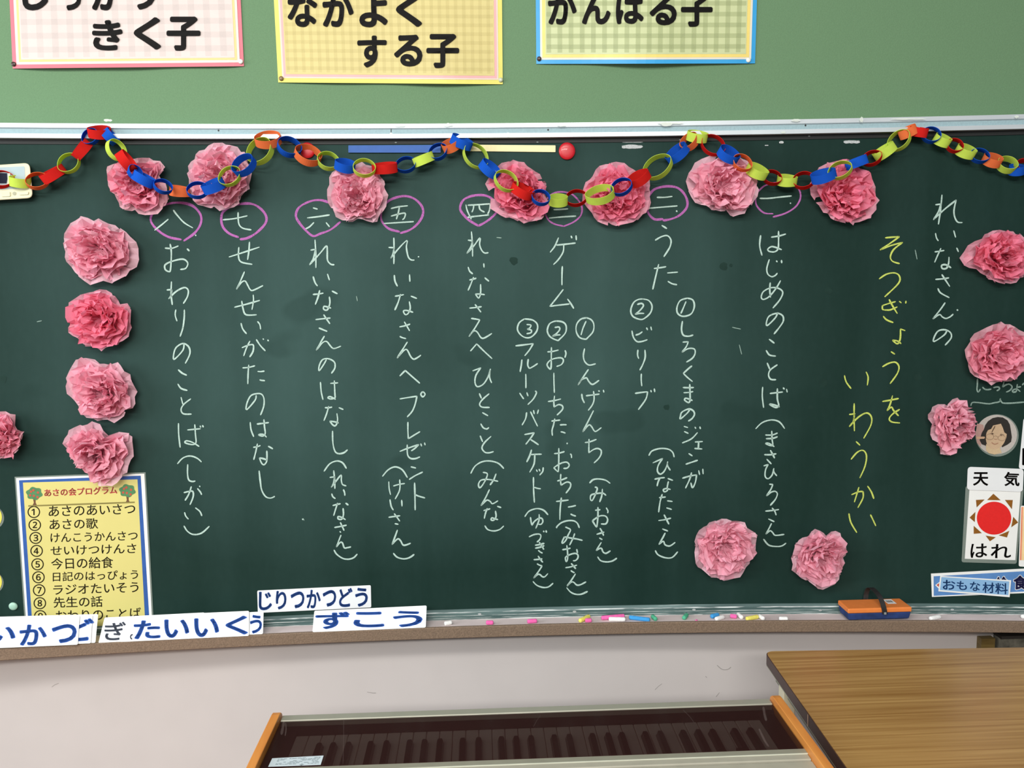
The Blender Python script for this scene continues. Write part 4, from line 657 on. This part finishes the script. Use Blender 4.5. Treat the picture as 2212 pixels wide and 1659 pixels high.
# ---------------------------------------------------------------- paper chain
PAPERC = {'R': tissue('red_paper', (222, 44, 40), 0), 'O': tissue('orange_paper', (250, 132, 78), 0), 'G': tissue('lime_paper', (214, 238, 100), 0), 'B': tissue('blue_paper', (34, 98, 212), 0)}
CN = {'R': 'red', 'O': 'orange', 'G': 'lime green', 'B': 'blue'}
LINKS = [(-38,394,24,70,'B'),(3,388,26,22,'R'),(44,392,22,72,'G'),(81,391,24,8,'O'),(115,376,28,85,'R'),(149,353,25,4,'G'),(177,323,24,85,'R'),(196,296,20,20,'B'),(215,286,24,70,'R'),(238,295,18,80,'B'),(251,324,24,25,'G'),(273,348,24,75,'R'),(291,372,17,10,'B'),(310,387,24,80,'B'),(352,403,20,8,'B'),(388,413,21,80,'O'),(427,411,23,8,'B'),(461,402,25,75,'B'),(497,381,26,12,'G'),(527,357,27,45,'B'),(562,327,32,35,'G'),(579,302,28,55,'O'),(625,318,26,32,'B'),(665,335,29,45,'O'),(709,348,24,25,'G'),(745,358,22,62,'B'),(787,363,24,18,'G'),(831,363,27,80,'R'),(877,356,22,5,'B'),(915,344,23,88,'G'),(947,328,21,7,'B'),(975,314,20,62,'O'),(997,307,24,75,'B'),(1027,337,30,15,'G'),(1058,365,24,66,'B'),(1093,391,27,22,'G'),(1128,412,25,68,'R'),(1168,427,20,10,'B'),(1206,433,20,62,'G'),(1245,428,23,18,'R'),(1296,421,31,50,'G'),(1343,404,23,12,'B'),(1381,385,24,60,'R'),(1421,361,33,28,'G'),(1463,331,26,64,'B'),(1490,306,21,40,'O'),(1506,295,22,75,'G'),(1540,314,27,14,'R'),(1574,334,24,58,'B'),(1603,352,22,18,'O'),(1635,370,24,66,'G'),(1668,384,20,18,'R'),(1700,390,21,72,'G'),(1736,390,23,14,'R'),(1779,380,26,68,'B'),(1815,368,25,12,'G'),(1850,351,23,88,'B'),(1884,342,21,14,'R'),(1911,327,24,76,'G'),(1942,304,26,12,'G'),(1961,285,19,78,'O'),(1984,285,19,88,'R'),(2011,292,20,3,'B'),(2035,303,18,72,'G'),(2062,315,18,14,'R'),(2086,327,21,66,'G'),(2116,337,20,22,'B'),(2143,346,20,60,'O'),(2175,356,21,38,'G'),(2196,367,16,66,'B'),(2213,358,17,30,'R'),(2236,372,20,70,'B')]
def nearf(u, v):
    return min(1, max(0, max(1.35-math.hypot(u-c[0], v-c[1])/75 for _, _, c, _ in FINFO))*1.6)
chain = empty('paper_chain', on_board(1100, 300, .03), 'multicoloured paper chain of interlocked rings draped in swags along the top', 'paper chain')
for i, (u, v, a, tl, col) in enumerate(LINKS):
    off = .027+.050*nearf(u, v)
    pr_ = LINKS[max(0, i-1)]; nx = LINKS[min(len(LINKS)-1, i+1)]
    c0 = on_board(u, v, off); vw = (EYE-c0).normalized(); e = on_board(u+nx[0]-pr_[0], v+nx[1]-pr_[1], off)-c0; t0 = (on_board(u+20, v, off)-c0).normalized(); up = Vector((0, 0, 1)); n = t0.cross(up); n = vw
    sc_ = (on_board(u+10, v, off)-c0).length/10
    e = (e-n*e.dot(n)).normalized(); p = n.cross(e); p = p if p.z > 0 or abs(p.z) < .2 else -p
    rnd = random.Random(i); al = math.radians(max(tl, 21)); ax = (n*math.cos(al)+p*math.sin(al)).normalized(); q_ = ax.cross(e).normalized()
    A = a*sc_*.98; B_ = a*sc_*rnd.uniform(.70, .80) if tl < 50 else a*sc_*.7; wd = .0205; N_ = 36; V, F = [], []; th_ = .0004
    pinch = rnd.uniform(.0, .10); tw = rnd.uniform(-.06, .06)
    for k in range(N_):
        g = 2*math.pi*k/N_; cc, ss = math.cos(g), math.sin(g)
        for rr in (0, th_*2):
            x = (A-rr)*cc*(1+.04*math.cos(2*g)); y = (B_-rr)*ss*(1-pinch*abs(cc)**3)
            for s_ in (-1, 1):
                V.append(c0+e*x+q_*y+ax*(s_*wd/2+tw*x*ss)+ax*.0*cc)
    for k in range(N_):
        a_ = 4*k; b_ = 4*((k+1) % N_)
        F += [(a_, a_+1, b_+1, b_), (a_+2, b_+2, b_+3, a_+3), (a_, b_, b_+2, a_+2), (a_+1, a_+3, b_+3, b_+1)]
    obj('paper_link', (V, F), PAPERC[col], chain, smooth=False, label=CN[col]+' paper link')
# ---------------------------------------------------------------- chalk pieces and eraser in the tray
CH = {'w': chalkstick('white_chalk_stick', (245, 245, 242)), 'p': chalkstick('pink_chalk_stick', (238, 105, 175)), 'y': chalkstick('yellow_chalk_stick', (238, 228, 110)), 'b': chalkstick('blue_chalk_stick', (60, 155, 220)), 'g': chalkstick('green_chalk_stick', (80, 180, 140))}
chalks = [('w', 960, 1348, 976, 1345, 'short white chalk stub at the left end of the row in the tray'), ('p', 1050, 1345.5, 1066, 1345.5, 'pink chalk stub third of the way along the tray, beside a white stub'),
 ('p', 1139, 1343, 1160, 1341.5, 'pink chalk stub alone between the pink stub and the yellow stick'), ('y', 1252, 1342, 1273, 1331.5, 'pale yellow chalk stick slanting behind a pink stub'),
 ('p', 1264, 1341, 1278, 1340.5, 'pink chalk stub in front of the slanting pale yellow stick'), ('p', 1299, 1335.5, 1349, 1331, 'long pink chalk stick behind the white one'),
 ('w', 1315, 1338, 1351, 1338.5, 'white chalk stick in front of the long pink one'), ('b', 1359, 1334, 1404, 1339.5, 'long blue chalk stick in the tray'),
 ('g', 1409, 1331.5, 1417, 1338.5, 'green chalk stub touching the long blue stick'), ('g', 1477, 1336, 1484, 1328, 'green chalk stub standing apart, right of the long blue stick'),
 ('p', 1503, 1341.5, 1508, 1341.5, 'tiny pink chalk crumb in the tray'), ('b', 1536, 1332.5, 1552, 1328, 'blue chalk stub behind a white stub'),
 ('w', 1546, 1339, 1563, 1333, 'white chalk stub in front of the blue stub'), ('p', 1577, 1331, 1592, 1332.5, 'pink chalk stub touching a white stub'),
 ('w', 1594, 1327, 1603, 1335, 'white chalk stub between the pink stub and the yellow stick'), ('y', 1612, 1338, 1637, 1332.5, 'bright yellow chalk stick'),
 ('w', 1640, 1330.5, 1650, 1338, 'white chalk stub at the end of the bright yellow stick'), ('w', 1683, 1337.5, 1702, 1337.5, 'white chalk stub left of the eraser'),
 ('w', 2010, 1338, 2030, 1332.5, 'white chalk stub right of the eraser'), ('w', 2207, 1333, 2224, 1330, 'white chalk stub cut by the right edge')]
for i, (c, u0, v0, u1, v1, lb_) in enumerate(chalks):
    r = .0052 if c != 'p' or u1-u0 > 8 else .003
    if u1-u0 < 6: r = .0032
    a = on_z(u0, v0, .748); b_ = on_z(u1, v1, .748)
    for P_ in (a, b_):
        P_.z = .7436+r
        hi = arc_y(P_.x, -.012)-r-.001; lo = arc_y(P_.x, .0515)+r+.0005
        P_.y = min(hi, max(lo, P_.y))
    d = (b_-a); ln = max(.006, d.length); d.normalize(); s_ = Vector((0, 0, 1)).cross(d).normalized(); up = d.cross(s_)
    V, F = [], []; n = 14; rnd = random.Random(i)
    for t, rr in ((0, .55), (.0012, .9), (.003, 1), (ln-.003, .98), (ln-.0012, .88), (ln, .5)):
        V += [a+d*t+s_*(r*rr*math.cos(2*math.pi*k/n)*(1+rnd.uniform(-.04, .04)))+up*(r*rr*math.sin(2*math.pi*k/n)) for k in range(n)]
    for j in range(5): F += [(j*n+k, j*n+(k+1) % n, (j+1)*n+(k+1) % n, (j+1)*n+k) for k in range(n)]
    F += [list(range(n-1, -1, -1)), list(range(5*n, 6*n))]
    tag(obj('chalk_stick', (V, F), CH[c], smooth=True), lb_, 'chalk', 'chalk pieces lying in the tray')
# eraser
A = on_z(1832, 1341.5, .7508); Bp = on_z(1968, 1337.5, .7508)
ex = (Bp-A); ex.z = 0; W_ = ex.length; ex.normalize(); ey = Vector((-ex.y, ex.x, 0)); zt = .7508
ero = empty('board_eraser', A+ex*W_/2, 'orange and navy chalkboard eraser with a black strap, lying in the tray', 'eraser')
def ebox(x0, y0, z0, x1, y1, z1, tp=0):
    out = []
    for z, k in ((z0, tp), (z1, 0)):
        for x, y in ((x0+k, y0+k), (x1-k, y0+k), (x1-k, y1-k), (x0+k, y1-k)): out.append(A+ex*x+ey*y+Vector((0, 0, z-A.z)))
    return out, [(3,2,1,0),(4,5,6,7),(0,1,5,4),(1,2,6,5),(2,3,7,6),(3,0,4,7)]
D_ = .056
bevel(obj('felt_pad', ebox(0, 0, zt, W_, D_, zt+.018, .003), mat('navy_felt', (34, 58, 112), .9, .3, 40, .4), ero), .003)
bevel(obj('handle_plate', ebox(-.001, -.001, zt+.018, W_+.001, D_+.001, zt+.030), mat('orange_plastic', (238, 136, 66), .4, .05, 60), ero), .003, 3)
BLKS = mat('black_strap', (32, 30, 30), .6, .2, 150, .3); sw = .012; V, F = [], []
path = [(-.004, -.014), (-.0035, -.003), (.003, .012), (.016, .024), (.034, .030), (.048, .031), (.058, .024), (.061, .010), (.0585, -.002), (.0575, -.014)]
path = smooth_line(path, 4); x0 = W_*.53
for k, (y, z) in enumerate(path):
    f = k/(len(path)-1); xs = x0-f*.020
    for dz in (0, .0015):
        for s_ in (0, 1): V.append(A+ex*(xs+s_*sw)+ey*y+Vector((0, 0, zt+.030+z+dz-A.z)))
for k in range(len(path)-1):
    a_ = 4*k; b_ = a_+4; F += [(a_, a_+1, b_+1, b_), (a_+2, b_+2, b_+3, a_+3), (a_, b_, b_+2, a_+2), (a_+1, a_+3, b_+3, b_+1)]
obj('strap', (V, F), BLKS, ero)
obj('rivet', ebox(x0+.003, -.0065, zt+.016, x0+.008, -.0045, zt+.021), fscr, ero)
def etop(x, y, o=0): return A+ex*x+ey*y+Vector((0, 0, zt+.0305+o-A.z))
obj('price_label', ([etop(*p) for p in ((W_*.70, .022), (W_*.84, .022), (W_*.84, .05), (W_*.70, .05))], [(0, 1, 2, 3)]), WHT, ero)
bars = [([etop(W_*.72+k*.0017, .030, .0003), etop(W_*.72+k*.0017+(.0007 if k % 3 else .0011), .030, .0003), etop(W_*.72+k*.0017+(.0007 if k % 3 else .0011), .043, .0003), etop(W_*.72+k*.0017, .043, .0003)], [(0, 1, 2, 3)]) for k in range(9)]
obj('printed_bars', merge(*bars), INK, ero)
# ---------------------------------------------------------------- wall fittings under the tray
ob = obj('wooden_block', box(1.258, 1.955, .52, 1.293, 1.9745, .648), wood_mat('olive_wood', (128, 108, 58), (96, 78, 36), 8)); tag(ob, 'small olive brown wooden block on the wall under the tray', 'block')
ob = obj('mottled_panel', box(1.300, 1.950, .30, 2.0, 1.9745, .652), mat('mottled_dark_grey', (96, 94, 84), .8, .6, 45, .6)); tag(ob, 'dark mottled grey panel under the tray behind the desk', 'panel'); bevel(ob, .002)
obj('panel_lip', box(1.2995, 1.940, .6525, 2.0, 1.9745, .660), mat('dark_lip', (40, 36, 32), .6), ob)
# ---------------------------------------------------------------- electric organ seen from its back
SIDE = wood_mat('orange_oak', (226, 152, 76), (206, 126, 56), 4, (10, 1, 10), .4)
GRY = mat('grey_green_enamel', (168, 164, 148), .5, .04, 40); GRD = mat('grey_green_lip', (142, 140, 124), .5, .05, 40); HIL = mat('pale_painted_highlight', (205, 206, 188), .35)
DKB = mat('dark_brown_interior', (42, 26, 24), .7, .1)
org = empty('electric_organ', (.08, 1.27, 0), 'electric organ with its back turned, smoked lid closed over the keys', 'organ')
def side(xa, xb):
    pr_ = [(1.03, .0), (1.03, .775), (1.458, .775), (1.468, .7735), (1.4755, .768), (1.480, .757), (1.481, .74), (1.481, 0)]
    n = len(pr_); V = [(xa, y, z) for y, z in pr_]+[(xb, y, z) for y, z in pr_]
    F = [list(range(n)), list(range(2*n-1, n-1, -1))]+[(i, n+i, n+(i+1) % n, (i+1) % n) for i in range(n)]
    return V, F
so = obj('side_panel', side(-.3925, -.377), SIDE, org); bevel(so, .0012)
so = obj('side_panel', side(.5425, .5585), SIDE, org); bevel(so, .0012)
obj('case', box(-.3765, 1.06, .10, .542, 1.44, .70), DKB, org, label='dark case between the side panels')
obj('back_panel', box(-.3768, 1.045, .02, .5423, 1.06, .752), GRY, org)
bevel(obj('rear_ledge', box(-.3768, 1.045, .752, .5423, 1.2745, .7585), GRY, org), .001)
obj('ledge_gap', box(-.3768, 1.2745, .70, .5423, 1.2775, .755), BLK, org)
bevel(obj('lid_hinge_rail', box(-.3768, 1.2775, .735, .5423, 1.308, .7605), GRY, org), .0015)
obj('lid_hinge_highlight', box(-.3768, 1.2925, .7605, .5423, 1.2945, .7615), HIL, org)  # highlight along the hinge rail, put in as a paler strip
obj('lid_hinge_lip', box(-.3768, 1.2945, .7605, .5423, 1.308, .7610), GRD, org)
bevel(obj('front_rail', box(-.3755, 1.4545, .752, .5395, 1.4735, .765), mat('champagne_aluminium', (176, 174, 158), .4, .03, metal=.3), org), .0012)
lidm = mat('smoked_brown_acrylic', (54, 31, 29), .12, .02, alpha=.57, spec=.08)
lid = obj('lid', box(-.3755, 1.3085, .7595, .5405, 1.4543, .7625), lidm, org, label='smoked brown see-through lid')
obj('front_board', box(-.3767, 1.4525, .10, .5422, 1.470, .7515), DKB, org)
obj('key_slip', box(-.3765, 1.442, .69, .5423, 1.452, .738), DKB, org)
obj('cheek_block', box(-.3765, 1.31, .69, -.3455, 1.452, .745), DKB, org); obj('cheek_block', box(.5125, 1.31, .69, .5423, 1.452, .745), DKB, org)
WK = mat('ivory_key', (235, 220, 205), .35, .02); BK = mat('black_key', (14, 12, 12), .3)
xl, xr = -.3445, .5115; n_ = 36; pk = (xr-xl)/n_
wk = None
for i in range(n_):
    x = xl+pk*i
    o = bpy.data.objects.new('white_key', wk.data) if wk else obj('white_key', box(0, 1.30, .722, pk-.0009, 1.440, .742), WK)
    if wk: C.objects.link(o)
    else:
        wk = o
        for v in o.data.vertices: v.co += o.location
        bevel(o, .0016, 2)
        for v in o.data.vertices: v.co -= Vector((0, 0, 0))
    o.parent = org; o.location = Vector((x, 0, 0))-Vector(org.location)
    if o is not wk: bevel(o, .0016, 2)
bks = [682,713,747,796,831,882,915,949,999,1034,1084,1116.5,1149,1200,1233,1283.5,1318,1348,1399,1432,1482,1515,1546,1594,1629]
for u in bks:
    X = on_z(u, 1630-(u-682)*.0454, .752).x
    V = [(X-.0068, 1.30, .742), (X+.0068, 1.30, .742), (X+.0068, 1.398, .742), (X+.004, 1.403, .742), (X-.004, 1.403, .742), (X-.0068, 1.398, .742)]
    V += [(X-.005, 1.30, .753), (X+.005, 1.30, .753), (X+.0048, 1.390, .753), (X+.003, 1.3955, .753), (X-.003, 1.3955, .753), (X-.0048, 1.390, .753)]
    obj('black_key', (V, [(5,4,3,2,1,0), (6,7,8,9,10,11)]+[(k, (k+1) % 6, 6+(k+1) % 6, 6+k) for k in range(6)]), BK, org)
# instruction sticker on the lid, upside down from here
sk = [on_z(*p, .7628) for p in ((588, 1638), (699, 1632), (691.5, 1655.5), (578, 1659))]
def onlid(s, t, o=0): p = sk[0]*(1-s)*(1-t)+sk[1]*s*(1-t)+sk[2]*s*t+sk[3]*(1-s)*t; return Vector((p.x, max(p.y, 1.3095), p.z+o))
stk = obj('sticker', ([onlid(0, 0), onlid(1, 0), onlid(1, 1), onlid(0, 1)], [(0, 1, 2, 3)]), mat('pale_blue_sticker', (205, 218, 224), .35, .03), org)
rnd = random.Random(3); dsh = []
for r_ in range(6):
    s = .12
    while s < .93:
        l = rnd.uniform(.02, .09)
        if rnd.random() < .62: dsh.append(([onlid(s, .12+r_*.11, .0002), onlid(min(.95, s+l), .12+r_*.11, .0002), onlid(min(.95, s+l), .16+r_*.11, .0002), onlid(s, .16+r_*.11, .0002)], [(0, 1, 2, 3)]))
        s += l+.015
dsh.append(([onlid(.58, .78, .0002), onlid(.68, .76, .0002), onlid(.63, .92, .0002)], [(0, 1, 2)]))
obj('printed_lines', merge(*dsh), mat('grey_print', (110, 125, 130), .5), stk)
# pale drip marks left on the lid corners and fine scratches
SCR = mat('lid_scuff', (150, 130, 126), .6, .1, alpha=.2)
ml = lambda u, v, o=0: on_z(u, v, .7629+o)
for nm, P_, wd in (('scratch', [(742.5, 1556), (742, 1600), (741, 1650)], .7), ('scratch', [(1476, 1534), (1490, 1548), (1500, 1562)], .6), ('scuff', [(613, 1560), (611, 1572), (608, 1586)], 5), ('scuff', [(617, 1562), (618, 1575), (616, 1589)], 2.5), ('scuff', [(1649, 1528), (1652, 1545), (1655, 1556)], 5), ('scuff', [(1640, 1575), (1652, 1600), (1660, 1612)], 4), ('scratch', [(1152, 1570), (1160, 1556), (1168, 1545)], .6)):
    obj(nm, stroke(P_, wd, lambda u, v, off=0: ml(u, v), 0), SCR, lid)
obj('catch', box(.429, 1.3115, .745, .446, 1.322, .7585), BLK, org, label='small black catch under the lid edge')
# ---------------------------------------------------------------- desk at the right
TOPW = wood_mat('teak_laminate', (186, 146, 88), (150, 108, 56), 4.5, (.5, 26, 26), .32)
dk_ = empty('desk', (1.0, 1.4, 0), 'desk with teak-look laminate top and dark brown rounded edge, at the right', 'desk')
cs, sn = math.cos(-.039), math.sin(-.039); C0 = Vector((.6165, 1.7185))
def dp(x, y): return (C0.x+x*cs-y*sn, C0.y+x*sn+y*cs)   # x along the back edge, y negative towards the viewer
def slab(x0, y0, x1, y1, z0, z1, r=.02):
    P_ = [dp(*p) for p in rounded([(x0, y0), (x1, y0), (x1, y1), (x0, y1)], r, 6)]; n = len(P_)
    return [(x, y, z0) for x, y in P_]+[(x, y, z1) for x, y in P_], [list(range(n)), list(range(2*n-1, n-1, -1))]+[(i, n+i, n+(i+1) % n, (i+1) % n) for i in range(n)]
obj('desktop', slab(.0015, -.0015, 1.2, -.75, .744, .7455), TOPW, dk_)
eb = obj('edge_band', slab(0, 0, 1.2015, -.7515, .7205, .7441), mat('dark_brown_edge', (70, 50, 46), .45, .06, 60), dk_); bevel(eb, .001)
obj('edge_joint', (lambda P_: ([P_[0], P_[1], P_[2], P_[3]], [(0, 1, 2, 3)]))([Vector((*dp(-.0006, y), z)) for y, z in ((-.268, .744), (-.2715, .744), (-.2725, .721), (-.2695, .721))]), mat('pale_core', (225, 190, 165), .7), dk_, label='pale joint in the edge band')
obj('edge_highlight', slab(.0002, -.0002, 1.2015, -.7515, .7185, .7204, .02), mat('grey_rim_highlight', (150, 150, 135), .4), dk_)  # light caught on the band's lower rim, painted as a thin pale strip
DG = mat('grey_steel', (120, 122, 108), .5, .06, 30)
obj('frame', merge(*[(lambda P_: ([(*P_[k], z) for z in (.685, .7184) for k in range(4)], [(3,2,1,0),(4,5,6,7),(0,1,5,4),(1,2,6,5),(2,3,7,6),(3,0,4,7)]))([dp(*p) for p in pp_]) for pp_ in (
    [(.02, -.02), (1.18, -.02), (1.18, -.045), (.02, -.045)], [(.02, -.72), (1.18, -.72), (1.18, -.745), (.02, -.745)], [(.02, -.046), (.045, -.046), (.045, -.719), (.02, -.719)], [(1.155, -.046), (1.18, -.046), (1.18, -.719), (1.155, -.719)])]), DG, dk_)
CRM = mat('cream_steel', (225, 218, 190), .5, .04)
for (x, y) in ((.006, -.10), (1.15, -.10), (.006, -.70), (1.15, -.70)):
    P_ = [dp(x, y), dp(x+.03, y), dp(x+.03, y+.03), dp(x, y+.03)]
    if x < .1: P_ = [dp(x+.004, y), dp(x+.03, y), dp(x+.03, y+.03), dp(x+.004, y+.03)]
    bevel(obj('leg', ([(*p, z) for z in (0, .6845 if x > .1 else .718) for p in P_], [(3,2,1,0),(4,5,6,7),(0,1,5,4),(1,2,6,5),(2,3,7,6),(3,0,4,7)]), CRM, dk_), .002)
